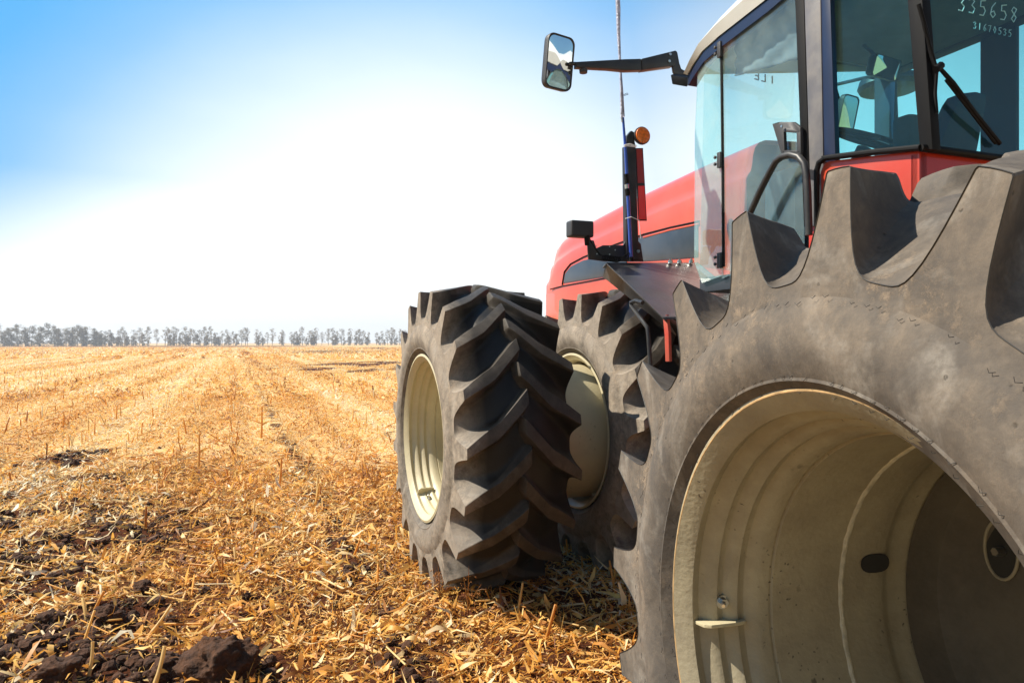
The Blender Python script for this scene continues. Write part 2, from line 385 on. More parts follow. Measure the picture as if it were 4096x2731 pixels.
def tag(o, label=None, cat=None, group=None, kind=None):
    if label: o['label'] = label
    if cat: o['category'] = cat
    if group: o['group'] = group
    if kind: o['kind'] = kind
    return o

def empty(name, loc=(0, 0, 0), rz=0.0, parent=None, **k):
    o = bpy.data.objects.new(name, None)
    o.empty_display_size = 0.1
    COL.objects.link(o); o.location = loc; o.rotation_euler = (0, 0, rz)
    if parent is not None: o.parent = parent
    return tag(o, **k)

class MB:
    def __init__(s): s.v = []; s.f = []; s.sm = []
    def add(s, vs, fs, smooth=False):
        b = len(s.v); s.v += [tuple(v) for v in vs]
        for f in fs: s.f.append([b + i for i in f]); s.sm.append(smooth)
        return s
    def hexa(s, p):       # p: 8 points, bottom ring 0-3, top ring 4-7
        return s.add(p, [(0, 3, 2, 1), (4, 5, 6, 7), (0, 1, 5, 4), (1, 2, 6, 5), (2, 3, 7, 6), (3, 0, 4, 7)])
    def box(s, a, b):
        x0, y0, z0 = a; x1, y1, z1 = b
        return s.hexa([(x0, y0, z0), (x1, y0, z0), (x1, y1, z0), (x0, y1, z0), (x0, y0, z1), (x1, y0, z1), (x1, y1, z1), (x0, y1, z1)])
    def prism(s, poly, off):   # poly: list of 3D pts, off: 3D offset vector
        n = len(poly); o = Vector(off)
        vs = [Vector(p) for p in poly] + [Vector(p) + o for p in poly]
        fs = [list(range(n))[::-1], list(range(n, 2 * n))] + [(i, (i + 1) % n, n + (i + 1) % n, n + i) for i in range(n)]
        return s.add(vs, fs)
    def tube(s, pts, rad, n=10, cap=True, flat=1.0, up=(0, 0, 1)):
        P = [Vector(p) for p in pts]; rings = []
        rads = rad if isinstance(rad, (list, tuple)) else [rad] * len(P)
        prev = None
        for i, p in enumerate(P):
            d = (P[min(i + 1, len(P) - 1)] - P[max(i - 1, 0)]).normalized()
            if prev is None:
                a = d.cross(Vector(up))
                if a.length < 1e-3: a = d.cross(Vector((1, 0, 0)))
                a.normalize()
            else:
                a = (prev - d * prev.dot(d)).normalized()
            prev = a; b = d.cross(a)
            rings.append([p + (a * math.cos(t) + b * math.sin(t) * flat) * rads[i] for t in [2 * math.pi * k / n for k in range(n)]])
        vs = [v for r in rings for v in r]; fs = []
        for i in range(len(P) - 1):
            for k in range(n):
                fs.append((i * n + k, i * n + (k + 1) % n, (i + 1) * n + (k + 1) % n, (i + 1) * n + k))
        s.add(vs, fs, True)
        if cap:
            s.add(rings[0], [tuple(range(n))[::-1]]); s.add(rings[-1], [tuple(range(n))])
        return s
    def lathe_x(s, prof, n=96, closed=False, r_noise=None):   # prof (x, r) about x axis; angle 0 = -y, 90 = +z
        vs = []; m = len(prof)
        for k in range(n):
            a = 2 * math.pi * k / n
            for (x, r) in prof: vs.append((x, -r * math.cos(a), r * math.sin(a)))
        fs = []
        for k in range(n):
            k2 = (k + 1) % n
            for j in range(m - 1 if not closed else m):
                j2 = (j + 1) % m
                fs.append((k * m + j, k * m + j2, k2 * m + j2, k2 * m + j))
        return s.add(vs, fs, True)
    def mesh(s, name, sharp=35):
        me = bpy.data.meshes.new(name)
        me.from_pydata([tuple(v) for v in s.v], [], s.f)
        me.validate(); me.update()
        if any(s.sm):
            sm = [True] * len(me.polygons)
            me.polygons.foreach_set('use_smooth', sm)
            me.set_sharp_from_angle(angle=R(sharp))
        return me
    def build(s, name, mat, parent=None, bevel=0.0, sharp=35, seg=2, **k):
        o = link(name, s.mesh(name, sharp), mat, parent, **k)
        if bevel > 0:
            bm = bmesh.new(); bm.from_mesh(o.data)
            bmesh.ops.remove_doubles(bm, verts=bm.verts, dist=1e-5)
            es = [e for e in bm.edges if len(e.link_faces) == 2 and e.calc_face_angle(0) > R(30)]
            try: bmesh.ops.bevel(bm, geom=es, offset=bevel, segments=seg, profile=0.6, affect='EDGES', clamp_overlap=True)
            except Exception: pass
            for f in bm.faces: f.smooth = True
            bm.to_mesh(o.data); bm.free()
            o.data.set_sharp_from_angle(angle=R(50))
        return o

def big_mesh(name, verts, quads, attr=None, attr_name='tint'):
    """numpy arrays -> mesh, quads (n,4)"""
    me = bpy.data.meshes.new(name)
    nv, nq = len(verts), len(quads)
    me.vertices.add(nv); me.vertices.foreach_set('co', verts.astype(np.float32).ravel())
    me.loops.add(nq * 4); me.loops.foreach_set('vertex_index', quads.astype(np.int32).ravel())
    me.polygons.add(nq); me.polygons.foreach_set('loop_start', (np.arange(nq) * 4).astype(np.int32))
    me.update(calc_edges=True)
    if attr is not None:
        a = me.attributes.new(attr_name, 'FLOAT', 'POINT'); a.data.foreach_set('value', attr.astype(np.float32))
    return me

# value noise on numpy arrays
_perm = np.random.default_rng(3).random((256, 256))
def vnoise(x, y):
    xi = np.floor(x).astype(int); yi = np.floor(y).astype(int)
    fx = x - xi; fy = y - yi
    fx = fx * fx * (3 - 2 * fx); fy = fy * fy * (3 - 2 * fy)
    g = lambda a, b: _perm[a & 255, b & 255]
    return (g(xi, yi) * (1 - fx) + g(xi + 1, yi) * fx) * (1 - fy) + (g(xi, yi + 1) * (1 - fx) + g(xi + 1, yi + 1) * fx) * fy
def fbm(x, y, o=4):
    s = 0; a = 0.5; t = 0
    for i in range(o):
        s = s + a * vnoise(x * 2 ** i + 17 * i, y * 2 ** i + 31 * i); t += a; a *= 0.55
    return s / t

# ------------------------------------------------------------------ ground
def gpt(px, py):     # picture point on level ground (used to lay out bare patches and furrows)
    t = CAM_H / ((py - 787) / FV)
    return ((px - 1176) / FV * t, t)
HA = R(20.98)        # crop rows and tractor head 21 degrees left of the view
def rowcoord(x, y):  # across-row distance, along-row distance
    return x * math.cos(HA) + y * math.sin(HA), -x * math.sin(HA) + y * math.cos(HA)

bare = []            # (cx, cy, rx, ry, amount)
for (px, py, wx, hy, am) in [(110, 1500, 330, 90, 1.1), (420, 1530, 220, 60, .95), (60, 1330, 260, 55, .8), (360, 1395, 240, 50, .9), (250, 1230, 260, 60, .8), (120, 1270, 220, 50, .85), (180, 1110, 240, 40, .6), (1250, 1330, 120, 60, .5),
                             (160, 1050, 90, 24, .85), (330, 1165, 130, 30, .75), (120, 1170, 160, 28, .6), (110, 1110, 120, 20, .35),
                             (655, 1030, 30, 20, .4), (830, 1330, 90, 40, .6), (900, 1440, 110, 40, .4),
                             (250, 1280, 150, 30, .45), (500, 1500, 130, 60, .6), (840, 1520, 80, 30, .5), (1150, 1360, 120, 60, .4)]:
    cx, cy = gpt(px, py)
    x1, _ = gpt(px + wx, py); _, y1 = gpt(px, py - hy); 
    bare.append((cx, cy, abs(x1 - cx), abs(y1 - cy), am))
def bareness(x, y):
    wx = x + 0.35 * (fbm(x * 1.7 + 5, y * 1.7) - .5); wy = y + 0.6 * (fbm(x * 1.7, y * 1.7 + 9) - .5)
    b = np.zeros_like(x)
    for (cx, cy, rx, ry, am) in bare:
        b = np.maximum(b, am * np.exp(-(((wx - cx) / rx) ** 2 + ((wy - cy) / ry) ** 2) ** 1.2))
    # a shallow wheel track and furrows that follow the rows
    u, v = rowcoord(x, y)
    n = fbm(x * 2.3, y * 2.3)
    for u0, w, am in ((0.77, .13, .62), (-1.0, .12, .32), (2.5, .12, .3)):
        b = np.maximum(b, am * np.exp(-((u - u0 + .3 * (n - .5)) / w) ** 2))
    n2 = fbm(x * 5 + 3, y * 5); b = b * (.45 + 1.0 * n2) + (n - 0.52) * 0.75 * np.clip(1.2 - y / 25, 0.2, 1) + (n2 - .5) * .5 * np.clip(1.1 - y / 18, 0.1, 1)
    # ploughed strips toward the right of the field
    s1 = np.exp(-((y - (50 + 0.0 * x)) / 13) ** 4) * np.clip((x + 17 + .12 * (y - 40) + 8 * (fbm(x * .3, y * .3) - .5)) / 5, 0, 1) * np.clip((fbm(x * .6, y * .25, 4) - .33) * 5, 0, 1.1)
    s2 = np.exp(-((y - 215) / 105) ** 4) * np.clip((x + 52 + 20 * (fbm(x * .05, y * .05) - .5)) / 14, 0, 1)
    s3 = np.exp(-((y - 330) / 55) ** 4) * np.clip((-x - 70) / 40, 0, 1)
    s2 = s2 * np.clip((fbm(x * .10 + 7, y * .035, 4) - .32) * 6, 0, 1.1)
    s = np.maximum(np.maximum(s1 * 1.1, s2 * 1.1), s3)
    b = np.maximum(b, s * (0.6 + 0.5 * fbm(x * .9, y * .35, 3)))
    return b
def gheight(x, y):
    near = np.clip(1.4 - y / 25, 0.0, 1)
    u, v = rowcoord(x, y)
    h = 0.05 * (fbm(x * .5, y * .5) - .5) + near * 0.05 * (fbm(x * 2.2, y * 2.2) - .5)
    b = np.clip(bareness(x, y), 0, 1)
    cl = np.abs(fbm(x * 5.5, y * 5.5, 3) - .5) * 2
    h = h + near * b * (0.10 * (0.5 - cl) + 0.06 * (fbm(x * 7, y * 7, 4) - .5) - .035 * np.abs(fbm(x * 17, y * 17, 3) - .5) * 2 + .022 * (vnoise(x * 55, y * 55) - .5))
    h = h + near * 0.018 * np.cos(u * 2 * math.pi / 0.75)
    # gentle rise towards the far field edge does not matter; keep it level
    return h - 0.02
def ground():
    nY, nU = 940, 440
    Y = 0.3 * np.exp(np.linspace(0, math.log(5000 / 0.3), nY))
    U = np.sinh(np.linspace(-1.35, 1.35, nU)) / np.sinh(1.35) * 2.2
    YY, UU = np.meshgrid(Y, U, indexing='ij')
    XX = UU * YY * 1.0 + np.sign(UU) * 0
    H = gheight(XX, YY)
    H = H - np.clip((YY - 3000) / 2000, 0, 1) * 0.0
    V = np.stack([XX, YY, H], -1).reshape(-1, 3)
    i = np.arange(nY - 1)[:, None] * nU + np.arange(nU - 1)[None]
    Q = np.stack([i, i + 1, i + nU + 1, i + nU], -1).reshape(-1, 4)
    cover = (np.clip((YY - 4.5) / 7, .12, .95) - np.clip(bareness(XX, YY), 0, 1)).ravel()
    # area beside and behind the camera, same sheet
    nb = len(V)
    ex = np.array([(-5000, .3, -.02), (5000, .3, -.02), (-5000, -3000, -.02), (5000, -3000, -.02), (-.66, .3, -.02), (.66, .3, -.02), (-11000, 5000, -.02), (11000, 5000, -.02)], float)
    V = np.vstack([V, ex]); cover = np.r_[cover, np.ones(len(ex)) * .7]
    extra = np.array([(nb + 2, nb + 3, nb + 1, nb + 0)])
    Q = np.vstack([Q, extra])
    # side wedges left and right of the fan
    Q = np.vstack([Q, [(nb + 0, nb + 4, (nY - 1) * nU, nb + 6)], [(nb + 5, nb + 1, nb + 7, (nY - 1) * nU + nU - 1)]])
    me = big_mesh('ground', V, Q, cover, 'cover')
    me.polygons.foreach_set('use_smooth', [True] * len(me.polygons))
    return link('ground', me, M['ground'], kind='structure')
ground()

# ---- maize residue: leaves, husks, slivers, stalk pieces
def leaves(n, ylo, yhi, lo, hi, wlo, whi, up, lift=0.02, power=2.0, seed=1, xmax=0.85, tmin=0.0):
    g = np.random.default_rng(seed)
    m = int(n * 1.9)
    y = (ylo ** power + (yhi ** power - ylo ** power) * g.random(m)) ** (1 / power)
    x = (g.random(m) * (xmax + 1.0) - 1.0) * y
    keep = g.random(m) > np.clip(bareness(x, y) * 1.05, 0, .86)
    # leave tyre footprints clear is not needed; they stand on top
    x, y = x[keep][:n], y[keep][:n]; n = len(x)
    yaw = g.random(n) * 2 * np.pi
    pitch = g.normal(0, 1, n) * up
    roll = g.normal(0, 0.5, n)
    ln = lo + (hi - lo) * g.random(n) ** 2; w = (wlo + (whi - wlo) * g.random(n) ** 1.5)
    curl = g.normal(0, 1.3, n)
    d = np.stack([np.cos(yaw) * np.cos(pitch), np.sin(yaw) * np.cos(pitch), np.sin(pitch)], -1)
    sN = np.stack([-np.sin(yaw), np.cos(yaw), np.zeros(n)], -1)
    up3 = np.cross(d, sN)
    side = sN * np.cos(roll)[:, None] + up3 * np.sin(roll)[:, None]
    nor = np.cross(d, side)
    c = np.stack([x, y, gheight(x, y) + np.abs(np.sin(pitch)) * ln * .42 + lift * g.random(n) ** 1.5], -1)
    ts = np.array([-.5, -.17, .17, .5]); ws = np.array([.35, 1.0, .8, .08])
    V = np.zeros((n, 4, 2, 3))
    tw = g.normal(0, 1.5, n)
    for k in range(4):
        ct, st_ = np.cos(tw * ts[k])[:, None], np.sin(tw * ts[k])[:, None]
        sd_ = side * ct + nor * st_
        bend = curl * (ts[k] ** 2 - .1) * ln
        p = c + d * (ts[k] * ln)[:, None] + nor * bend[:, None] + side * (g.normal(0, .12, n) * w)[:, None]
        V[:, k, 0] = p - sd_ * (w * ws[k] * .5)[:, None]
        V[:, k, 1] = p + sd_ * (w * ws[k] * .5)[:, None]
    V = V.reshape(-1, 3)
    b = np.arange(n)[:, None] * 8
    Q = np.concatenate([b + np.array([[2 * k, 2 * k + 1, 2 * k + 3, 2 * k + 2]]) for k in range(3)], 0)
    uu, vv = rowcoord(x, y)
    t = np.clip(g.beta(1.7, 1.5, n) + tmin + 1.0 * (fbm(uu * .7, vv * .015, 3) - .5) + .16 * np.sin(uu * 2.6 + 1.5 * fbm(uu * .3, vv * .02)) * np.clip(y / 10, .2, 1), 0, 1)
    return V, Q, np.repeat(t, 8)
def stalks(n, ylo, yhi, lo, hi, rlo, rhi, up, seed=1, rows=False, power=2.0):
    g = np.random.default_rng(seed)
    m = n * 3
    y = (ylo ** power + (yhi ** power - ylo ** power) * g.random(m)) ** (1 / power)
    x = (g.random(m) * 1.85 - 1.0) * y
    if rows:
        u, v = rowcoord(x, y)
        u = np.round(u / .75) * .75 + g.normal(0, .06, m)
        x = u * math.cos(HA) - v * math.sin(HA); y = u * math.sin(HA) + v * math.cos(HA)
        ok = (y > ylo) & (np.abs(x) < .8 * y); x, y = x[ok], y[ok]
    keep = g.random(len(x)) > np.clip(bareness(x, y) * .9, 0, .9)
    x, y = x[keep][:n], y[keep][:n]; n = len(x)
    yaw = g.random(n) * 2 * np.pi
    pitch = (R(80) + g.normal(0, .22, n)) if rows else np.abs(g.normal(0, 1, n)) * up
    ln = lo + (hi - lo) * g.random(n) ** 1.6; r = rlo + (rhi - rlo) * g.random(n)
    d = np.stack([np.cos(yaw) * np.cos(pitch), np.sin(yaw) * np.cos(pitch), np.sin(pitch)], -1)
    a = np.stack([-np.sin(yaw), np.cos(yaw), np.zeros(n)], -1); bb = np.cross(d, a)
    base = np.stack([x, y, gheight(x, y) + (0 if rows else .012)], -1)
    V = np.zeros((n, 2, 5, 3))
    for e_ in range(2):
        for k in range(5):
            an = 2 * np.pi * k / 5
            V[:, e_, k] = base + d * (ln * e_)[:, None] + (a * math.cos(an) + bb * math.sin(an)) * (r * (1 - .25 * e_))[:, None]
    V = V.reshape(-1, 3)
    b = np.arange(n)[:, None] * 10
    Q = np.concatenate([b + np.array([[k, (k + 1) % 5, 5 + (k + 1) % 5, 5 + k]]) for k in range(5)] + [b + np.array([[5, 6, 7, 8]])], 0)
    t = np.clip(g.beta(2.5, 1.6, n), 0, 1)
    return V, Q, np.repeat(t, 10)
def join(parts):
    Vs, Qs, Ts, o = [], [], [], 0
    for V, Q, T in parts:
        Vs.append(V); Qs.append(Q + o); Ts.append(T); o += len(V)
    return np.vstack(Vs), np.vstack(Qs), np.concatenate(Ts)
V, Q, T = join([
    leaves(145000, 2.6, 9, .02, .085, .003, .011, .25, .03, seed=11),
    leaves(22500, 2.6, 9, .06, .20, .007, .030, .36, .05, seed=12),
    leaves(1100, 2.6, 8, .10, .24, .018, .040, .40, .06, seed=16, tmin=.22),
    leaves(122000, 7.5, 22, .04, .15, .008, .024, .30, .04, seed=13),
    leaves(84000, 20, 75, .10, .32, .025, .06, .30, .03, power=1.3, seed=14, tmin=.05),
    leaves(33000, 70, 260, .5, 1.2, .08, .2, .20, .03, power=1.1, seed=15, tmin=.05)])
link('straw_litter', big_mesh('straw_litter', V, Q, T), M['straw'], kind='stuff', label='golden dry maize leaves and husks strewn over the field', cat='straw')
V, Q, T = join([
    stalks(8500, 2.6, 10, .05, .28, .002, .0085, .18, seed=21),
    stalks(2500, 9, 25, .12, .35, .006, .012, .25, seed=22)])
link('fallen_stalks', big_mesh('fallen_stalks', V, Q, T), M['straw'], kind='stuff', label='broken pieces of pale maize stalk lying among the leaves', cat='straw')
V, Q, T = join([
    stalks(420, 3.5, 12, .06, .22, .006, .012, 0, seed=31, rows=True),
    stalks(1500, 12, 45, .10, .32, .010, .018, 0, seed=32, rows=True, power=1.5)])
link('standing_stubble', big_mesh('standing_stubble', V, Q, T), M['straw'], kind='stuff', label='short cut maize stubble standing in rows across the field', cat='stubble')

# ---- clods
def clod_mesh(seed, r, flat=.75):
    bm = bmesh.new(); bmesh.ops.create_icosphere(bm, subdivisions=5, radius=1)
    off = Vector((seed * 3.1, seed * 1.7, 0))
    for v in bm.verts:
        p = v.co.copy()
        n = mnoise.fractal(p * 1.3 + off, 1.0, 2.0, 4) * .38 + mnoise.fractal(p * 5 + off, .8, 2.0, 4) * .10 + (mnoise.noise(p * 14 + off)) * .05 + mnoise.noise(p * 34 + off) * .025
        v.co = p * (1 + n); v.co.z *= flat; v.co *= r
    me = bpy.data.meshes.new('soil_clod'); bm.to_mesh(me); bm.free()
    for p in me.polygons: p.use_smooth = True
    return me
for i, (px, py, r, lab) in enumerate([
        (505, 1560, .15, 'largest dark clod of soil, at the bottom edge of the field'),
        (385, 1540, .085, 'dark soil clod just left of the largest clod'),
        (245, 1425, .085, 'dark soil clod under a pale split leaf'),
        (115, 1425, .075, 'square lump of soil left of the clod under the split leaf'),
        (190, 1500, .06, 'small crumbly clod between the lower lumps'),
        (130, 1560, .10, 'wide dark clod in the bottom left corner'),
        (20, 1215, .075, 'dark clod at the left edge of the field'),
        (160, 1070, .10, 'dark clod standing alone beyond the other lumps'),
        (330, 1355, .06, 'round clod half buried in golden leaves'),
        (290, 1310, .05, 'small clod behind the half buried round one')]):
    x, y = gpt(px, py)
    o = link('soil_clod', clod_mesh(i + 1, r), M['clod'], label=lab, cat='clod', group='clods of ploughed soil')
    o.location = (x, y, float(gheight(np.array([x]), np.array([y]))[0]) + r * .35)
    o.rotation_euler = (0, 0, i * 1.3)
g = np.random.default_rng(44)
ico = bmesh.new(); bmesh.ops.create_icosphere(ico, subdivisions=2, radius=1)
iv = np.array([v.co[:] for v in ico.verts]); itf = np.array([[v.index for v in f.verts] for f in ico.faces]); ico.free()
vs, fs, ofs = [], [], 0
cnt = 0
cy_ = 2.6 + 9 * g.random(30000) ** 1.5; cx_ = (g.random(30000) * 1.5 - .8) * cy_
ok = bareness(cx_, cy_) > .38 + .2 * g.random(30000); cx_, cy_ = cx_[ok][:3600], cy_[ok][:3600]; cz_ = gheight(cx_, cy_)
for x, y, z in zip(cx_, cy_, cz_):
    r = .006 + .036 * g.random() ** 3.5
    P = iv * (1 + .35 * (g.random((len(iv), 1)) - .5)) * r * np.array([1, 1, .75]) + np.array([x, y, z + r * .3])
    vs.append(P); fs.append(itf + ofs); ofs += len(iv)
me = bpy.data.meshes.new('soil_crumbs'); me.from_pydata(np.vstack(vs).tolist(), [], np.vstack(fs).tolist()); me.update()
link('soil_crumbs', me, M['clod'], kind='stuff', label='small crumbs of dark soil scattered on bare patches', cat='soil')

# ---- single stalks and stems one can point to
def stem_tint(me, t):
    a = me.attributes.new('tint', 'FLOAT', 'POINT'); a.data.foreach_set('value', [t] * len(me.vertices))
def corn_stalk(px, py, ln, yaw, pitch, r, lab, t=.8):
    x, y = gpt(px, py); z = float(gheight(np.array([x]), np.array([y]))[0])
    d = Vector((math.cos(yaw) * math.cos(pitch), math.sin(yaw) * math.cos(pitch), math.sin(pitch)))
    b = MB(); n = max(6, int(ln / .03)); pts = []; rr = []
    for i in range(n + 1):
        f = i / n; pts.append(d * ln * f + Vector((math.sin(f * 3) * .006, 0, 0))); rr.append(r * (1 - .3 * f) * (1.18 if i % 4 == 2 else 1))
    b.tube(pts, rr, 9)
    me = b.mesh('corn_stalk', 60); stem_tint(me, t)
    o = link('corn_stalk', me, M['straw'], label=lab, cat='corn stalk', group='broken maize stalks')
    o.location = (x, y, z - .01)
    bl = MB(); s = d.cross(Vector((0, 0, 1))).normalized() * r * 1.5
    p0 = d * ln * .45
    q = [p0 + (d * .6 + s.normalized() * .8).normalized() * ln * .3 * k / 4 + Vector((0, 0, -.03 * (k / 4) ** 2)) for k in range(5)]
    w = [r * 1.2, r * 2.0, r * 1.8, r * 1.1, r * .1]
    vsl = []
    for k in range(5): vsl += [q[k] - Vector((0, 0, 1)) * w[k] * .5, q[k] + Vector((0, 0, 1)) * w[k] * .5]
    bl.add(vsl, [(2 * k, 2 * k + 2, 2 * k + 3, 2 * k + 1) for k in range(4)], True)
    lm = bl.mesh('leaf_sheath'); stem_tint(lm, .55)
    link('leaf_sheath', lm, M['straw'], o)
corn_stalk(347, 1568, .21, R(70), R(68), .011, 'thick pale stalk rising at the bottom edge beside the largest clod')
corn_stalk(202, 1545, .17, R(95), R(75), .009, 'short upright stalk among the bottom left lumps')
corn_stalk(330, 1450, .22, R(55), R(45), .009, 'leaning pale stalk left of the largest clod')
corn_stalk(456, 1070, .42, R(110), R(78), .016, 'upright stub with split leaves in the middle of the field', .6)
corn_stalk(600, 1005, .55, R(100), R(84), .017, 'tall thin stub standing by the bare wheel track', .5)
corn_stalk(640, 1115, .35, R(80), R(80), .014, 'pair of tied looking stubs beside the soil furrow', .5)
corn_stalk(720, 1165, .26, R(60), R(74), .012, 'upright stub right of the soil furrow', .7)
corn_stalk(470, 1010, .75, R(35), R(16), .012, 'long slanting stalk lying across the leaves in mid field', .85)
corn_stalk(120, 1480, .17, R(140), R(20), .009, 'white stalk piece lying on the corner clods', .95)
def dry_weed(px, py, h, n, lab, seed):
    x, y = gpt(px, py); z = float(gheight(np.array([x]), np.array([y]))[0]); gg = random.Random(seed)
    b = MB()
    for i in range(n):
        a = gg.random() * 6.28; lean = gg.uniform(.05, .5); hh = h * gg.uniform(.5, 1)
        p = [Vector((math.cos(a) * lean * hh * f ** 1.5, math.sin(a) * lean * hh * f ** 1.5, hh * f)) for f in (0, .25, .5, .75, 1)]
        b.tube(p, [.0028, .0024, .002, .0015, .0008], 5)
        for k in range(5):
            f = gg.uniform(.4, 1); q = p[min(4, int(f * 4))]
            a2 = gg.random() * 6.28; l2 = gg.uniform(.03, .09)
            e2 = q + Vector((math.cos(a2) * l2, math.sin(a2) * l2, l2 * gg.uniform(-.2, .8)))
            b.tube([q, (q + e2) / 2 + Vector((0, 0, .008)), e2], [.0013, .001, .0007], 4)
            for m_ in range(2):
                c = e2 + Vector((gg.uniform(-.01, .01), gg.uniform(-.01, .01), gg.uniform(-.01, .01))); r = gg.uniform(.003, .006)
                b.add([c + Vector((r, 0, 0)), c + Vector((0, r, 0)), c + Vector((-r, 0, 0)), c + Vector((0, -r, 0)), c + Vector((0, 0, r * 1.6)), c + Vector((0, 0, -r))],
                      [(0, 1, 4), (1, 2, 4), (2, 3, 4), (3, 0, 4), (1, 0, 5), (2, 1, 5), (3, 2, 5), (0, 3, 5)])
    me = b.mesh('dry_weed'); stem_tint(me, .12)
    o = link('dry_weed', me, M['straw'], label=lab, cat='weed', group='dry weeds in the stubble'); o.location = (x, y, z)
dry_weed(1010, 1372, .30, 7, 'brown branching weed in front of the front wheel sidewall', 1)
dry_weed(1075, 1400, .32, 3, 'thin dry weed in front of the front wheel tread', 2)
dry_weed(425, 1440, .34, 2, 'tall thin brown stem in the middle of the near stubble', 3)
dry_weed(775, 1440, .28, 3, 'wiry brown weed between the furrow and the front wheel', 4)
dry_weed(860, 1130, .38, 6, 'tuft of dry grass stems at the foot of the stubble left of the front wheel', 5)

# ------------------------------------------------------------------ trees of the shelterbelt
def leaf_mat(name, a, b_):
    m, t, b = newmat(name)
    at = t.nodes.new('ShaderNodeAttribute'); at.attribute_name = 'tint'
    r = t.nodes.new('ShaderNodeValToRGB'); r.color_ramp.elements[0].color = a + (1,); r.color_ramp.elements[1].color = b_ + (1,)
    L_(t, at.outputs['Fac'], r.inputs['Fac']); L_(t, r.outputs[0], b.inputs['Base Color'])
    b.inputs['Roughness'].default_value = .7
    return m
M['leaf'] = leaf_mat('tree_leaf', (0.10, 0.085, 0.035), (0.30, 0.23, 0.09))
def tree_parts(seed, h, w, dens, low):
    g = np.random.default_rng(seed)
    b = MB()
    tops = []
    nst = 1 + int(g.integers(0, 2))
    lean = g.normal(0, .04)
    b.tube([(0, 0, 0), (lean * h * .3, 0, h * .35), (lean * h, 0, h * .85)], [.22, .16, .04], 6)
    ncl = 16
    for k in range(ncl):
        fz = low + (1 - low) * ((k + g.random()) / ncl)
        env = math.sin(math.pi * min(1, max(0, (fz - low) / (1 - low) * .80 + .17))) ** .8
        a = g.random() * 6.28; rr = w * env * (.25 + .75 * g.random())
        z0 = h * max(.12, fz - .12); tip = Vector((math.cos(a) * rr + lean * h * fz, math.sin(a) * rr, h * min(.97, fz))); tops.append((tip, env))
        if k % 2 == 0:
            b.tube([(lean * z0, 0, z0), tuple((Vector((lean * z0, 0, z0)) + tip) / 2 + Vector((0, 0, -.1))), tuple(tip)], [.09, .06, .02], 4)
    V, Q, T, o = [], [], [], 0
    for c, env in tops:
        rad = w * g.uniform(.22, .42); n = int(dens * g.uniform(.5, 1.4)); tt = g.random() * .6
        P = g.normal(0, .62, (n, 3)) * rad; P[:, 2] *= .8
        P += np.array(c)
        for p in P:
            s = g.uniform(.10, .27); u = g.normal(0, 1, 3); u /= np.linalg.norm(u); v = np.cross(u, g.normal(0, 1, 3)); v /= np.linalg.norm(v)
            V += [p - u * s - v * s * .6, p + u * s - v * s * .6, p + u * s + v * s * .6, p - u * s + v * s * .6]; Q.append([o, o + 1, o + 2, o + 3]); o += 4
            T += [np.clip(tt + g.random() * .5, 0, 1)] * 4
    return b.mesh('trunk', 60), big_mesh('crown', np.array(V), np.array(Q), np.array(T))
dense_kinds = [tree_parts(100 + i, 13, 4.0, 130, .03) for i in range(3)]
thin_kinds = [tree_parts(200 + i, 11, 2.3, 26, .26) for i in range(6)]
bush_kinds = [tree_parts(300 + i, 6, 1.9, 40, .05) for i in range(3)]
for k in dense_kinds + thin_kinds + bush_kinds:
    k[0].materials.append(M['bark']); k[1].materials.append(M['leaf'])
def place_tree(px, kind, hpx, lab, group):
    # the belt runs from 330 m away on the left to 520 m on the right
    f = px / 920
    Y = 340 + 170 * f
    x = (px - 1176) / FV * Y
    hh = {0: 13, 1: 11, 2: 6}[kind[0]]
    scale = (hpx * .92 / FV * Y) / hh
    r = empty('tree', (x, Y, -.05), random.random() * 6.28, label=lab, cat='tree', group=group)
    r.scale = (scale * random.uniform(.9, 1.15), scale * random.uniform(.9, 1.15), scale)
    tr, cw = (dense_kinds, thin_kinds, bush_kinds)[kind[0]][kind[1]]
    link('trunk', tr, None, r); link('crown', cw, None, r)
for i, (px, h, lab) in enumerate([(-6, 52, 'big dark tree cut by the left end of the tree line'), (42, 52, 'first whole dark tree at the left of the tree line'),
        (72, 50, 'dense dark tree right of the first whole tree'), (108, 54, 'tallest twin-topped dark tree in the left clump'), (124, 48, 'rounded dark tree close right of the tallest one'),
        (152, 44, 'lower dark tree at the dip of the left clump'), (178, 50, 'broad bluish tree ending the left clump'), (200, 46, 'narrow dark tree just after the left clump')]):
    place_tree(px, (0, i % 3), h, lab, 'dense trees at the left of the tree line')
px = 222; i = 0
while px < 950:
    f = (px - 222) / 730
    place_tree(px, (1, i % 6), 45 - 8 * f + random.uniform(-11, 6), 'slender pale tree with an open crown in the distant row', 'slender trees of the distant row')
    if random.random() < .55 - .15 * f:
        place_tree(px + random.uniform(4, 9), (2, i % 3), 26 - 5 * f + random.uniform(-5, 4), 'low dense bush under the slender trees of the distant row', 'bushes under the distant row of trees')
    if random.random() < .5: place_tree(px + random.uniform(-6, 6), (2, (i + 1) % 3), 17 + random.uniform(-4, 6), 'low dense bush under the slender trees of the distant row', 'bushes under the distant row of trees')
    px += random.choice((5, 7, 9, 12, 14, 19)) + random.uniform(-1, 2); i += 1
for i, (px, h, lab) in enumerate([(22, 44, 'dark tree filling the gap beside the first whole tree'), (58, 46, 'rounded dark crown between the first two whole trees of the left clump'), (92, 45, 'dark tree close left of the tallest twin-topped tree'),
        (138, 42, 'dark tree hiding the gap right of the rounded one'), (165, 46, 'bluish tree leaning on the broad one at the end of the left clump'), (190, 44, 'small dense tree right of the broad bluish tree'), (215, 42, 'last dark tree of the left clump before the slender row')]):
    place_tree(px, (0, (i + 1) % 3), h, lab, 'dense trees at the left of the tree line')
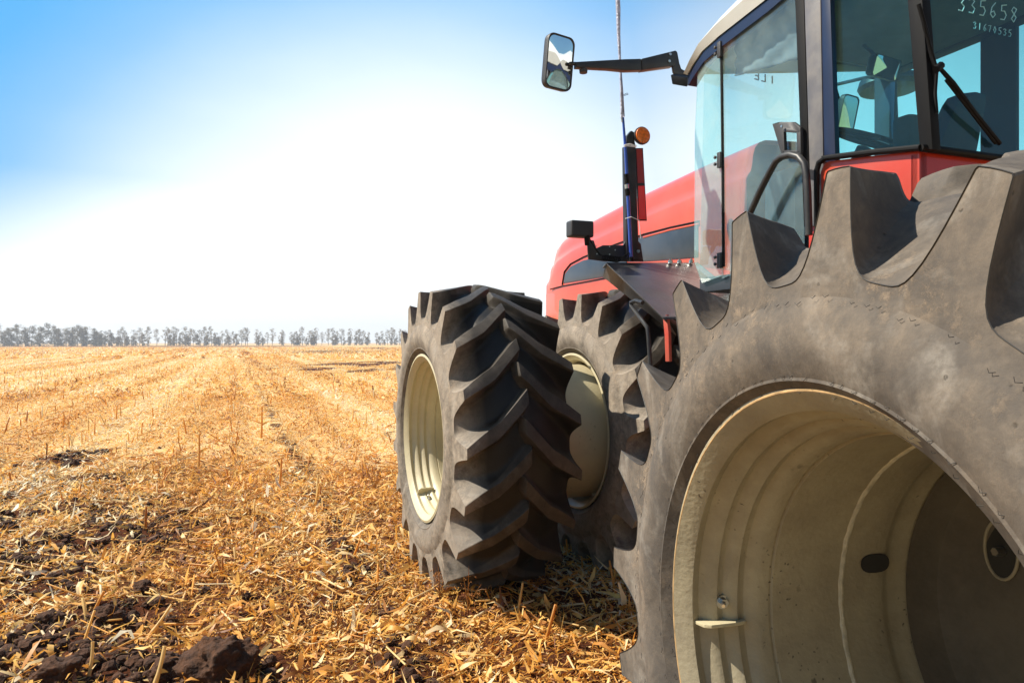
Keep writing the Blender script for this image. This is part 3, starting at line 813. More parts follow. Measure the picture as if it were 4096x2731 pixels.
for i, px in enumerate((10, 26, 60, 92, 140, 165, 192, 215, 232, 255)):
    place_tree(px, (2, i % 3), 30, 'low dark bush at the foot of the left clump of trees', 'bushes under the left clump')

# ------------------------------------------------------------------ the tractor
WZ = .921            # wheel centre height
AX_F = 4.729         # front axle, distance ahead of the camera along the tractor's heading
OFF_L = -1.166       # camera's place across the heading (outer rim plane of the front duals = 0)
CL = 2.35            # centre line of the tractor
Rf = Vector((math.cos(HA), math.sin(HA), 0)); Ff = Vector((-math.sin(HA), math.cos(HA), 0))
def wpt(L, F, z): return Rf * (L - OFF_L) + Ff * F + Vector((0, 0, z))
root = empty('tractor', wpt(CL, AX_F, 0), HA, label='red articulated tractor with dual wheels parked on the stubble', cat='tractor')
def T_(L, F, z): return Vector((L - CL, F - AX_F, z))      # tractor-local
def _ray(x, y): return Vector(((x - 1176) / FV, 1, -(y - 787) / FV))
def sd(x, y, L):      # point of the outline on the lengthwise plane L
    r = _ray(x, y); w = r * ((L - OFF_L) / r.dot(Rf)); return T_(w.dot(Rf) + OFF_L, w.dot(Ff), w.z + CAM_H)
def cs(x, y, F):      # point of the outline on the crosswise plane F
    r = _ray(x, y); w = r * (F / r.dot(Ff)); return T_(w.dot(Rf) + OFF_L, w.dot(Ff), w.z + CAM_H)

# --- tyres
NL = 19; PITCH = 2 * math.pi / NL; TW = .72
EDGE_RING = []; n_ring = [0]
def tyre_mesh(name, hairs=False):
    V, Fc = [], []
    xs = [0.0, .012, .03, .055, .08, .11, .14, .17, .20, .205, .235, .265, .295, .325, .35, .372, .378, .392, .402, .415]
    def dphi(x):
        if x < .2: return R(7.0) * (x / .2)
        return R(7.0) + R(10.6) * (x - .2) / .18
    def half(mirror):
        base0 = len(V)
        samp = []   # per pitch, parameter list resolved per station
        NC = 12
        for st, x in enumerate(xs):
            e0 = min(1, x / .19); e = math.sin(math.pi / 2 * min(1, max(0, x - .004) / .27)) ** 1.25
            rf = .780 + (.925 - .780) * e + .032 * min(1, x / .34) ** 1.6
            if x > .36: rf -= (x - .36) * .5
            rt = .978 + .045 * min(1, x / .34) ** 1.6
            p = 2.5 + 4.5 * min(1, x / .14)
            hgt = 1.0
            if x > .374: hgt = max(0.0, 1 - (x - .374) / .026) ** .8
            rt = rf + (rt - rf) * hgt
            w = .026 + .011 * min(1, x / .14)
            hp = PITCH * .9 / 2 
            prof = [(-hp + 1e-9 + (hp - w) * 0, rf)]
            left = []
            for k in range(NC):
                v = k / (NC - 1); v = 1 - (1 - v) ** 1.5
                if k < 3: v = v * 1.0
                q = 3.8 + 5.0 * e0
                gq = v ** q
                left.append((-hp + (hp - w - .003) * v, rf + (rt - .004 - rf) * gq))
            right = [(-s, r) for s, r in left[::-1]][:-1]
            prof = left + [(-w, rt), (-w * .33, rt + .001), (w * .33, rt + .001), (w, rt)] + right
            m = len(prof)
            for L in range(NL):
                ph0 = L * PITCH + dphi(x) + (PITCH / 2 if mirror else 0)
                for (s, r) in prof:
                    a = ph0 + s / .9
                    xx = x + max(0, r - .80) * .07 * max(0, 1 - x / .1)
                    xx = TW - xx if mirror else xx
                    V.append((xx, -r * math.cos(a), r * math.sin(a)))
        n = NL * m; n_ring[0] = n
        for st in range(len(xs) - 1):
            for k in range(n):
                a, b = base0 + st * n + k, base0 + st * n + (k + 1) % n
                c, d = b + n, a + n
                Fc.append((a, d, c, b) if mirror else (a, b, c, d))
        # sidewall rings under the scalloped edge
        sw = [(-.003, .749), (-.012, .732), (-.022, .70), (-.026, .66), (-.022, .625), (-.012, .598), (-.013, .592), (.004, .575), (.016, .560), (.024, .548), (.05, .535)]
        prev = base0
        for (x, r) in sw:
            nb = len(V)
            for k in range(n):
                vx, vy, vz = V[base0 + k]; a = math.atan2(vz, -vy)
                V.append((TW - x if mirror else x, -r * math.cos(a), r * math.sin(a)))
            for k in range(n):
                a, b = prev + k, prev + (k + 1) % n
                c, d = nb + (k + 1) % n, nb + k
                Fc.append((a, b, c, d) if mirror else (a, d, c, b))
            prev = nb
    half(False); half(True)
    me = bpy.data.meshes.new(name)
    me.from_pydata(V, [], Fc)
    me.update()
    me.polygons.foreach_set('use_smooth', [True] * len(me.polygons))
    me.set_sharp_from_angle(angle=R(24))
    EDGE_RING[:] = [Vector(v) for v in V[:n_ring[0]]]
    return me
def hair_mesh():
    b = MB(); g = random.Random(5)
    def hair(r, ph, x, l, d):
        a = ph; p0 = Vector((x, -r * math.cos(a), r * math.sin(a)))
        rad = Vector((0, -math.cos(a), math.sin(a))); tan = Vector((0, math.sin(a), math.cos(a)))
        p1 = p0 + Vector((-.003, 0, 0)) + (tan * math.cos(d) + rad * math.sin(d)) * l * .5
        p2 = p1 + (tan * math.cos(d + 1.35) + rad * math.sin(d + 1.35)) * l * .45
        b.tube([p0, p1, p2], [.0007, .0006, .0004], 4, cap=False)
    for rr, x, n, jit in ((.745, -.012, 130, .010), (.60, -.013, 110, .004), (.575, .003, 80, .003)):
        for k in range(n):
            if g.random() < .12: continue
            hair(rr + g.uniform(-jit, jit), 2 * math.pi * (k + g.uniform(-.25, .25)) / n, x, g.uniform(.010, .019), g.uniform(-1.0, -.6))
    ring = [v + Vector((-.0008, 0, 0)) for v in EDGE_RING]     # thin dark mould line along the scalloped edge
    b.tube(ring + [ring[0]], .0011, 4, cap=False)
    return b.mesh('mould_hair', 80)

# --- rims
RIM = [(0.002, .548), (0, .541), (.004, .536), (.012, .527), (.022, .514), (.032, .506), (.042, .508), (.052, .513), (.060, .510), (.070, .500), (.080, .492), (.090, .490), (.099, .495),
       (.108, .495), (.116, .486), (.126, .477), (.136, .474), (.145, .479), (.156, .480), (.165, .472), (.178, .464), (.196, .461), (.213, .461), (.216, .465), (.219, .465), (.222, .457)]
RIM += [(.30, .458), (.40, .458), (.50, .458), (.54, .459), (.552, .462), (.562, .468), (.575, .470), (.60, .466), (.63, .462), (.68, .461), (.695, .53), (.70, .548)]
def rim_mesh(name):
    b = MB(); prof = RIM + [(.705, .556), (.62, .505), (.57, .50), (.23, .475), (.10, .515), (.03, .535), (.004, .556)]
    b.lathe_x(prof, 128, closed=True)
    return b.mesh(name, 40)
def ring_bead(x, r, t):
    b = MB(); g = random.Random(2); n = 180; pts = []
    m = 8
    vs = []
    for k in range(n):
        a = 2 * math.pi * k / n; dx = g.uniform(-.0015, .0015); rr = r + g.uniform(-.001, .001)
        for j in range(m):
            c = 2 * math.pi * j / m; r2 = rr + t * math.cos(c) * (1 + g.uniform(-.1, .1)); x2 = x + dx + t * 1.2 * math.sin(c)
            vs.append((x2, -r2 * math.cos(a), r2 * math.sin(a)))
    fs = [(k * m + j, k * m + (j + 1) % m, ((k + 1) % n) * m + (j + 1) % m, ((k + 1) % n) * m + j) for k in range(n) for j in range(m)]
    b.add(vs, fs, True); return b
def disc(x0):
    b = MB(); b.lathe_x([(x0 - .09, .459), (x0 - .05, .452), (x0 - .015, .435), (x0, .40), (x0 + .012, .30), (x0 + .012, .20), (x0 + .012, .001)], 96)
    return b
def oval(cx, cy, cz, ux, uy, n=20, depth=(.004, 0, 0)):   # flat oval in plane spanned by ux, uy
    b = MB(); pts = []
    for k in range(n):
        a = 2 * math.pi * k / n; p = Vector((cx, cy, cz)) + Vector(ux) * (abs(math.cos(a)) ** .7 * (1 if math.cos(a) > 0 else -1)) + Vector(uy) * (abs(math.sin(a)) ** .85 * (1 if math.sin(a) > 0 else -1))
        pts.append(p)
    b.prism(pts, depth); return b
def polar(x, r, deg): a = R(deg); return Vector((x, -r * math.cos(a), r * math.sin(a)))

TY_F = tyre_mesh('tyre'); TY_F.materials.append(M['rub_front'])
TY_R = tyre_mesh('tyre'); TY_R.materials.append(M['rub_rear'])
def join_hair(me, hm):
    bm = bmesh.new(); bm.from_mesh(me); n0 = len(bm.faces); bm.from_mesh(hm)
    bm.faces.ensure_lookup_table()
    for f in bm.faces[n0:]: f.material_index = 1
    out = bpy.data.meshes.new('tyre_with_hair'); bm.to_mesh(out); bm.free()
    out.materials.append(M['rub_rear']); out.materials.append(M['hair'])
    return out
TY_RH = join_hair(TY_R, hair_mesh())
RM = rim_mesh('rim'); RM.materials.append(M['rim'])
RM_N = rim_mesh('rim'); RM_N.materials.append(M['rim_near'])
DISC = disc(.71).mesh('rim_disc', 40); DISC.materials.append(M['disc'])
def wheel(loc, rz, ty, phase, tab, lab, hairs=False):
    w = empty('wheel', loc, rz, root); w['label'] = lab
    t = link('tyre', ty, None, w); t.rotation_euler = (phase, 0, 0)
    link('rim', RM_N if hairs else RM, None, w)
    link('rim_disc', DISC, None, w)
    b = ring_bead(.42, .459, .006); b.build('weld_bead', M['weld'], w)
    # tab welded in the rim beside the valve
    for deg in tab:
        b = MB(); c = polar(.10, .497, deg); rad = polar(0, 1, deg); tan = Vector((0, math.sin(R(deg)), math.cos(R(deg))))
        q = []
        for sx_, hh in ((-.062, 0), (.062, 0), (.052, .045), (.03, .052), (-.045, .052), (-.058, .04)):
            q.append(c + Vector((sx_, 0, 0)) - rad * (hh - .012))
        b.prism([p - tan * .004 for p in q], tan * .008)
        b.build('rim_tab', M['rim'], w, bevel=.001)
        d2 = deg - 5.5 if deg > 150 else deg + 9
        b = MB(); c = polar(.105, .496, d2); rad = polar(0, 1, d2)
        b.tube([c + rad * .01, c - rad * .008], .017, 14); b.tube([c - rad * .006, c - rad * .018], .011, 6)
        b.tube([c - rad * .01, c - rad * .034 - Vector((.014, 0, 0))], [.006, .0045], 10)
        b.build('valve', M['chrome'], w)
    if hairs:
        b = MB()   # narrow rusty worn line on the rim lip
        b.lathe_x([(.0008, .5475), (-.0012, .5455), (-.0012, .5425), (.0008, .5405)], 128); b.build('worn_lip', M['rust'], w)
    return w
def local_wheel(L): return T_(L, AX_F, WZ)
# outer rear wheel is the near one, on the rear half of the articulated frame
HR = R(14.55)
REAR_C = Vector((.540, 1.286, WZ))
def to_root(v):
    d = v - Vector((root.location.x, root.location.y, 0))
    return Vector((d.dot(Rf), d.dot(Ff), v.z))
PH_F = R(1.5); PH_R = R(10.4)
# phase rotates about +x: phi grows backwards->up, i.e. a negative turn
w_fo = wheel(local_wheel(0), 0, TY_F, -PH_F, [-122], 'outer front wheel with a black tread and cream rim')
w_fi = wheel(local_wheel(1.108), 0, TY_F, -R(8), [-60], 'inner front wheel half hidden behind the outer one')
w_ro = wheel(to_root(REAR_C), HR - HA, TY_RH, -PH_R, [186.5], 'outer rear wheel, huge and dusty, close by', hairs=True)
w_ri = wheel(to_root(REAR_C + Vector((math.cos(HR), math.sin(HR), 0)) * 1.108), HR - HA, TY_R, -R(3), [200], 'inner rear wheel, seen only between the lugs of the outer one')
for w, a in ((w_fo, 0), (w_ro, 0)):
    b = MB(); b.lathe_x([(.705, .455), (.71, .474), (1.30, .474), (1.40, .44), (1.42, .30), (1.42, .001)], 96)
    b.build('spacer_drum', M['rim'], w)
for o in w_ro.children:
    if o.name.startswith('tyre'): o.scale = (1, .960, .960); o.location = (0, .020, -.008)
# shade of the near rim's openings painted as dark plates; edge and bolt
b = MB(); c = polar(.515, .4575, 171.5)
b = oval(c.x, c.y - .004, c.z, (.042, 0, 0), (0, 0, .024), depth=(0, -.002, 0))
b.build('slot_shade', M['rim_dark'], w_ro)
b = oval(.717, .27, .137, (0, .042, 0), (0, 0, .068), n=28, depth=(.004, 0, 0)); b.build('hand_hole_shade', M['rim_dark'], w_ro)
b = MB(); b.tube([(.716, .27 + .044 * math.cos(t), .137 + .070 * math.sin(t)) for t in [2 * math.pi * k / 28 for k in range(29)]], .004, 8, cap=False)
b.build('hole_edge', M['rim_near'], w_ro)
b = MB(); b.tube([(.716, .265, .135), (.69, .265, .135)], .010, 6); b.build('bolt', M['chrome'], w_ro)

# --- axle, frame pieces
b = MB(); b.tube([T_(.6, AX_F, WZ), T_(4.1, AX_F, WZ)], .19, 24); b.box(T_(1.95, 4.0, .75), T_(2.75, 7.0, 1.35)); b.build('front_axle', M['black'], root)
b = MB(); b.box(T_(1.95, 2.6, .8), T_(2.75, 4.1, 1.3)); b.box(T_(1.75, 1.2, .8), T_(2.9, 2.7, 1.35)); b.build('chassis', M['red_dirty'], root, bevel=.02)
# wheels on the far side
def far_wheel(L, F, lab):
    w = empty('wheel', T_(L, F, WZ), math.pi, root); w['label'] = lab
    link('tyre', TY_F, None, w); link('rim', RM, None, w)
far_wheel(CL * 2 - 1.108, AX_F, 'inner front wheel on the far side'); far_wheel(CL * 2, AX_F, 'outer front wheel on the far side')

# --- hood
hl = [(1250, 1235), (1249, 720), (1250, 665), (1253, 610), (1262, 580), (1280, 556), (1312, 534), (1360, 507), (1440, 465), (1520, 433), (1600, 404), (1660, 386)]
def hood():
    HL, HW = 1.95, CL - 1.95
    F_of = [(7.157, 1.15), (7.157, 1.86), (7.157, 2.12), (7.12, 2.46), (7.02, 2.57), (6.82, 2.65), (6.5, 2.70), (6.1, 2.74), (5.4, 2.80), (4.9, 2.83), (4.41, 2.86), (3.8, 2.88)]
    # cross-section at stations along F: shoulder crease and rounded top
    st = [7.15, 7.10, 7.0, 6.85, 6.5, 6.1, 5.7, 5.3, 4.9, 4.5, 4.1, 3.86]
    def top(F):
        pts = sorted(F_of[1:])
        for (a, za), (c, zc) in zip(pts[:-1], pts[1:]):
            if a <= F <= c: return za + (zc - za) * (F - a) / max(1e-6, c - a)
        return pts[0][1]
    rings = []
    for F in st:
        zt = top(F) if F < 7.1 else 2.42; zt = max(zt, 2.3)
        ins = max(0, (F - 6.8)) * .06
        x0 = HL + ins; zb = 1.95 if F > 4.6 else 1.95
        # side, crease, upper side, shoulder round, crown
        sec = [(x0 + .02, 1.70), (x0, 1.9), (x0, zt - .36), (x0 + .002, zt - .26), (x0 + .012, zt - .235), (x0 + .034, zt - .205), (x0 + .044, zt - .16), (x0 + .052, zt - .10), (x0 + .068, zt - .05), (x0 + .10, zt - .015), (x0 + .15, zt + .005), (CL, zt + .02)]
        full = sec + [(2 * CL - x, z) for x, z in sec[-2::-1]]
        rings.append([T_(x, F, z) for x, z in full])
    b = MB(); m = len(rings[0]); vs = [v for r in rings for v in r]
    fs = []
    for i in range(len(rings) - 1):
        for k in range(m - 1): fs.append((i * m + k, (i + 1) * m + k, (i + 1) * m + k + 1, i * m + k + 1))
    fs.append(tuple(range(m)))
    b.add(vs, fs, True)
    h = b.build('hood', M['red'], root, sharp=60)
    # lower nose and side skirt under the parting line
    b = MB(); b.box(T_(HL + .004, 5.78, 1.15), T_(2 * CL - HL - .004, 7.155, 1.70)); b.box(T_(HL + .006, 5.78, 1.69), T_(HL + .3, 7.14, 2.08)); b.build('lower_skirt', M['red'], h, bevel=.02)
    def sidepanel(name, pts, mat, L0, th, bev=.004, par=h):
        b = MB(); q = [sd(x, y, L0) for x, y in pts]
        b.prism(q, (-th, 0, 0)); return b.build(name, mat, par, bevel=bev)
    sidepanel('grille_panel', [(1476, 543), (1540, 526), (1604, 512), (1604, 590), (1560, 594), (1476, 600), (1440, 600), (1440, 560)], M['panel'], HL - .001, .006)
    sidepanel('grille_panel', [(1295, 650), (1299, 628), (1312, 612), (1340, 598), (1400, 585), (1440, 590), (1440, 630), (1390, 635)], M['panel'], HL - .001, .006)
    # dark parting lines and raised lip round the panels
    def line(pts, r, mat, name):
        b = MB(); b.tube([sd(x, y, HL - .004) for x, y in pts], r, 8); return b.build(name, mat, h)
    line([(1606, 508), (1540, 522), (1478, 538), (1400, 566), (1340, 590), (1310, 606), (1296, 624), (1291, 654)], .007, M['seal'], 'panel_seam')
    line([(1264, 664), (1290, 657), (1340, 648), (1392, 638), (1400, 632)], .006, M['seal'], 'panel_seam')
    line([(1606, 514), (1540, 528), (1478, 545)], .008, M['red'], 'panel_lip')
    return h
hood()
b = MB(); b.box(T_(1.97, 4.3, 1.3), T_(2.73, 7.0, 1.95)); b.build('engine_block', M['black'], root, bevel=.02)
# exhaust and air cleaner on the far side of the hood
b = MB(); b.tube([T_(3.40, 4.0, 1.9), T_(3.40, 4.0, 3.05), T_(3.40, 4.0, 3.07)], [.085, .085, .05], 20); b.tube([T_(3.38, 4.0, 3.07), T_(3.36, 4.0, 3.42)], .045, 16)
b.tube([T_(3.35, 4.0, 3.40), T_(3.35, 4.0, 3.41), T_(3.35, 4.0, 3.44), T_(3.35, 4.0, 3.49), T_(3.35, 4.0, 3.54)], [.10, .20, .215, .20, .09], 28)
b.build('air_intake', M['black'], root)

# --- cab
C0, C1 = 1.50, 3.12
CR, CF = 2.205, 3.77
cab = empty('cab', T_(C0, CR, 1.9), 0, root)
CO = cab.location.copy()
def cb(p): return p - CO
def cabpart(b, name, mat, bevel=0.0, **k):
    b.v = [tuple(Vector(v) - CO) for v in b.v]
    return b.build(name, mat, cab, bevel=bevel, **k)
def slab(pts, L0, th):           # outline on the lengthwise plane
    b = MB(); b.prism([sd(x, y, L0) for x, y in pts], (th, 0, 0)); return b
def slabc(pts, F0, th):
    b = MB(); b.prism([cs(x, y, F0) for x, y in pts], (0, th, 0)); return b
# floor and lower body
b = MB(); b.box(T_(C0 + .02, CR + .02, 1.86), T_(C1 - .02, CF, 1.95)); cabpart(b, 'cab_floor', M['interior'], .01)
b = MB(); b.box(T_(C0 + .04, CR + .012, 1.90), T_(C1, CR + .10, 2.30)); b.box(T_(C0 + .02, 2.72, 1.9), T_(C0 + .08, 2.86, 2.2)); cabpart(b, 'lower_body', M['red_cab'], .01)
# red rear corner panel, with a black rubber border
redp = [(1884, 520), (1884, 395), (1890, 378), (1902, 370), (2000, 358), (2112, 346), (2112, 520)]
cabpart(slab(redp, C0 - .012, .05), 'rear_panel', M['red_cab'], .008)
cp = sd(2112, 346, C0 - .012)
b = MB(); b.hexa([cp + Vector((0, 0, -.42)), cp + Vector((1.6, -.0, -.42)), cp + Vector((1.6, .05, -.42)), cp + Vector((0, .05, -.42)),
                  cp, cp + Vector((1.6, 0, 0)), cp + Vector((1.6, .05, 0)), cp + Vector((0, .05, 0))]); cabpart(b, 'rear_panel', M['red_cab'], .01)
b = MB(); b.tube([sd(x, y, C0 - .03) for x, y in [(1876, 520), (1876, 392), (1881, 374), (1896, 363), (2000, 350), (2114, 339)]] , .014, 10)
p0 = sd(2114, 339, C0 - .03); b.tube([p0, p0 + Vector((.05, -.0, .0)), p0 + Vector((1.6, 0, .0))], .016, 10); cabpart(b, 'rubber_border', M['seal'])
# pillars, from bottom to above the picture edge
def pil(x0, x1, xt0, xt1, L0, th, yb=520, ytop=-85):
    f = (yb - ytop) / (yb + 260)
    return slab([(x0, yb), (x1, yb), (x1 + (xt1 - x1) * f, ytop), (x0 + (xt0 - x0) * f, ytop)], L0, th)
cabpart(pil(1862, 1893, 1838, 1880, C0 - .006, .05), 'side_pillar', M['pillar'], .012)
cabpart(pil(1893, 1919, 1880, 1898, C0, .03, yb=372, ytop=-105), 'pillar_trim', M['navy'], .004)
cabpart(pil(1846, 1862, 1816, 1838, C0 - .001, .07, ytop=-62), 'door_seal', M['seal'], .003)
cabpart(pil(2112, 2142, 2062, 2100, C0 - .004, .05, yb=344, ytop=-190), 'corner_pillar', M['seal'], .006)
cabpart(slab([(1886, 366), (1886, 358), (2114, 334), (2114, 343)], C0 - .008, .04), 'window_seal', M['seal'], .003)
# side rear quarter glass and back window
cabpart(slab([(1917, 360), (2114, 338), (2070, -190), (1901, -118)], C0 + .03, .005), 'quarter_window', M['glass_rear'])
rearw = MB(); q0 = sd(2128, 340, C0)
rearw.hexa([q0 + Vector((.02, 0, 0)), q0 + Vector((1.58, 0, 0)), q0 + Vector((1.58, .005, 0)), q0 + Vector((.02, .005, 0)),
            q0 + Vector((.02, .03, 1.08)), q0 + Vector((1.58, .03, 1.08)), q0 + Vector((1.58, .035, 1.08)), q0 + Vector((.02, .035, 1.08))])
cabpart(rearw, 'rear_window', M['glass_rear'])
# door: glass, frame strip at the hinge, hinges, handle
door = [(1657, 640), (1846, 560), (1846, 480), (1826, 0), (1822, -40), (1790, -6), (1700, 62), (1658, 100)]
dg = cabpart(slab(door, C0 - .001, .006), 'door', M['glass_door'])
b = MB(); b.tube([cb(sd(1657, 98, C0)), cb(sd(1660, 350, C0)), cb(sd(1662, 612, C0))], .009, 8); b.build('hinge_rail', M['seal'], dg)
for hy in (115, 368, 598):
    b = MB(); c = cb(sd(1653, hy, C0 - .01)); b.box(c + Vector((-.012, -.02, -.045)), c + Vector((.012, .012, .045))); b.tube([c + Vector((-.01, .022, -.02)), c + Vector((-.022, .022, -.02))], .010, 8); b.tube([c + Vector((-.01, .022, .02)), c + Vector((-.022, .022, .02))], .010, 8)
    b.build('hinge', M['plastic'], dg, bevel=.003)
hd = [(1792, 284), (1822, 280), (1836, 290), (1838, 346), (1820, 352), (1796, 350), (1791, 320)]
b = MB()
for seg in ([(1790, 284), (1799, 284), (1802, 354), (1794, 354)], [(1790, 284), (1822, 280), (1838, 292), (1838, 306), (1800, 303)], [(1829, 300), (1838, 300), (1839, 352), (1830, 352)], [(1795, 346), (1839, 344), (1838, 356), (1798, 356)]):
    b.prism([cb(sd(x, y, C0 - .032)) for x, y in seg], (.020, 0, 0))
b.build('door_handle', M['plastic'], dg, bevel=.004)
b = MB(); c = cb(sd(1796, 290, C0 - .046)); b.tube([c, c + Vector((-.004, 0, 0))], .007, 12); b.build('lock', M['chrome'], dg)
# grab bar outside the door
gb = [(1706, 530), (1727, 480), (1745, 440), (1768, 395), (1782, 370), (1796, 360), (1815, 355), (1834, 360), (1847, 376), (1852, 400), (1855, 440), (1857, 500), (1858, 540)]
b = MB(); b.tube([sd(x, y, C0 - .085) for x, y in gb], .0175, 14); b.build('grab_bar', M['black'], root)
# corner glass ahead of the door hinge, windscreen and far-side glazing
corner = [(1604, 648), (1596, 560), (1597, 300), (1604, 158), (1656, 98), (1660, 618)]
cabpart(slab([(1612, 650), (1594, 600), (1596, 300), (1603, 156), (1656, 98), (1661, 632)], C0, .005), 'corner_window', M['glass_corner'])
zc = 2.02
b = MB()
nw = 10; v = []
for i in range(nw + 1):
    f = i / nw; Lx = C0 + .03 + (C1 - C0 - .06) * f; bul = .22 * math.sin(math.pi * f)
    v += [T_(Lx, CF + bul, zc), T_(Lx, CF + bul - .05, 3.42)]
b.add(v, [(2 * i, 2 * i + 2, 2 * i + 3, 2 * i + 1) for i in range(nw)], True)
wsn = cabpart(b, 'windscreen', M['glass_far'])
mod = wsn.modifiers.new('thick', 'SOLIDIFY'); mod.thickness = .005
b = MB(); b.box(T_(C1 - .005, 3.13, 2.2), T_(C1, CF - .02, 3.42)); cabpart(b, 'far_window', M['glass_far'])
b = MB(); b.box(T_(C1 - .005, CR + .05, 2.2), T_(C1, 2.90, 3.42)); cabpart(b, 'far_window', M['glass_far'])
b = MB(); b.box(T_(C1 - .03, CR, 1.95), T_(C1 + .01, CR + .05, 3.45)); b.box(T_(C1 - .02, 2.90, 1.95), T_(C1 + .01, 3.12, 3.45)); b.box(T_(C1 - .06, CF - .03, 1.95), T_(C1 + .01, CF + .10, 3.45))
b.box(T_(C0 + .02, CR + .02, 1.9), T_(C1, CR + .05, 2.28)); cabpart(b, 'far_frame', M['interior'], .008)
# lettering on the windscreen, read from behind
ss = wsn
# roof: outer shell with a curved front brow, dark rain gutter under it, headliner inside
def roofline(k):   # outline along the left edge, F and z of lower edge
    return [(3.98, 3.20), (3.90, 3.27), (3.77, 3.34), (3.55, 3.43), (3.3, 3.50), (3.0, 3.53), (2.6, 3.54), (2.1, 3.52)][k]
b = MB(); rows = []
low = [sd(x, y, C0 - .02) for x, y in [(1578, 172), (1592, 148), (1612, 118), (1650, 84), (1700, 45), (1760, -2), (1826, -60), (1900, -120)]]
low = [Vector((p.x, p.y, p.z)) for p in low]
low.append(Vector((low[-1].x, T_(0, CR - .05, 0).y, low[-1].z + .01)))
top_h = [.02, .06, .10, .14, .17, .19, .20, .20, .18]
secs = []
for p, h in zip(low, top_h):
    W_ = C1 - C0 + .04; up_ = max(0, 3.47 - p.z)
    secs.append([p, p + Vector((-.02, .01, h * .45)), p + Vector((.02, 0, h * .85)), p + Vector((.10, 0, h)), p + Vector((W_ / 2, 0, h * 1.12 + up_ * .8)), p + Vector((W_ - .1, 0, h + up_)), p + Vector((W_ + .02, 0, h * .5 + up_)), p + Vector((W_, 0, up_)), p + Vector((.25, 0, up_))])
m = len(secs[0]); vs = [v for s_ in secs for v in s_]
fs = [(i * m + k, i * m + k + 1, (i + 1) * m + k + 1, (i + 1) * m + k) for i in range(len(secs) - 1) for k in range(m - 1)]
fs += [tuple(range(m))[::-1], tuple(range((len(secs) - 1) * m, len(secs) * m))]
b.add(vs, fs, True); cabpart(b, 'roof', M['roof'], sharp=25)
b = MB()
for (p, q) in zip(low[:-1], low[1:]):
    pass
gut = [p + Vector((.012, 0, -.012)) for p in low]
vs = []
for p in gut: vs += [p + Vector((-.004, 0, .012)), p + Vector((.06, 0, .012)), p + Vector((.06, .0, -.055)), p + Vector((-.004, 0, -.055))]
fs = [(i * 4 + k, i * 4 + (k + 1) % 4, (i + 1) * 4 + (k + 1) % 4, (i + 1) * 4 + k) for i in range(len(gut) - 1) for k in range(4)] + [(3, 2, 1, 0), tuple(range(len(gut) * 4 - 4, len(gut) * 4))]
b.add(vs, fs); cabpart(b, 'roof_gutter', M['navy'])
b = MB(); vs = []
for p in low[2:]:
    z = max(min(p.z - .02, 3.47), 3.405); vs += [Vector((p.x + .07, p.y, z)), Vector((p.x + C1 - C0 - .02, p.y, z))]
nn = len(vs) // 2; vs2 = [v + Vector((0, 0, .02)) for v in vs]
b.add(vs, [(2 * i, 2 * i + 1, 2 * i + 3, 2 * i + 2) for i in range(nn - 1)]); b.add(vs2, [(2 * i, 2 * i + 2, 2 * i + 3, 2 * i + 1) for i in range(nn - 1)])
cabpart(b, 'headliner', M['liner'])
b = MB(); b.box(T_(C0 + .03, CR + .01, 3.40), T_(C1, CR + .12, 3.56)); b.box(T_(C1 - .1, CR, 3.40), T_(C1 + .01, CF, 3.5)); cabpart(b, 'roof_rail', M['interior'], .01)
# drawn sun blind hanging inside the door glass
b = MB(); gx = []; NX, NZ = 26, 18
for i in range(NX + 1):
    for j in range(NZ + 1):
        f, q = i / NX, j / NZ
        xx = 1690 + (1834 - 1690) * f
        yt = 92 - 118 * f; ybm = 176 - 40 * f
        p = sd(xx, yt + (ybm - yt) * q, C0 + .10)
        p = p + Vector((.006 * math.sin(16 * q + 9 * f) + .005 * math.sin(29 * f - 14 * q) + .02 * (fbm(np.array([f * 9 + 4 * q]), np.array([q * 7 - 2 * f]), 3)[0] - .5), 0, 0)); gx.append(p)
b.add(gx, [(i * (NZ + 1) + j, (i + 1) * (NZ + 1) + j, (i + 1) * (NZ + 1) + j + 1, i * (NZ + 1) + j + 1) for i in range(NX) for j in range(NZ)], True)
bl = cabpart(b, 'sun_blind', M['blind']); mod = bl.modifiers.new('thick', 'SOLIDIFY'); mod.thickness = .003
# inside: seat, headrest, console, steering wheel, mirror
b = MB(); b.box(T_(2.10, 2.75, 1.95), T_(2.62, 3.25, 2.42)); b.hexa([T_(1.98, 2.58, 2.35), T_(2.32, 2.58, 2.35), T_(2.32, 2.72, 2.35), T_(1.98, 2.72, 2.35), T_(2.08, 2.46, 2.74), T_(2.28, 2.46, 2.78), T_(2.28, 2.56, 2.80), T_(2.08, 2.56, 2.76)]); cabpart(b, 'seat', M['interior'], .05)
b = MB(); b.box(T_(2.28, 2.92, 2.62), T_(2.52, 3.04, 2.81)); b.box(T_(2.36, 2.95, 2.3), T_(2.44, 3.01, 2.64)); cabpart(b, 'console_screen', M['interior'], .05)
b = MB(); b.box(T_(2.0, 3.48, 1.95), T_(2.75, 3.75, 2.62)); b.tube([T_(2.37, 3.45, 2.5), T_(2.37, 3.30, 2.72)], .05, 12); cabpart(b, 'dashboard', M['interior'], .05)
b = MB(); ax = Vector((0, -.5, .86)).normalized(); u_ = Vector((1, 0, 0)); w_ = ax.cross(u_); c = T_(2.37, 3.27, 2.76)
b.tube([c + (u_ * math.cos(t) + w_ * math.sin(t)) * .21 for t in [2 * math.pi * k / 32 for k in range(33)]], .016, 8, cap=False)
for t in (.5, 2.6, 4.7): b.tube([c, c + (u_ * math.cos(t) + w_ * math.sin(t)) * .21], .012, 6)
cabpart(b, 'steering_wheel', M['interior'])
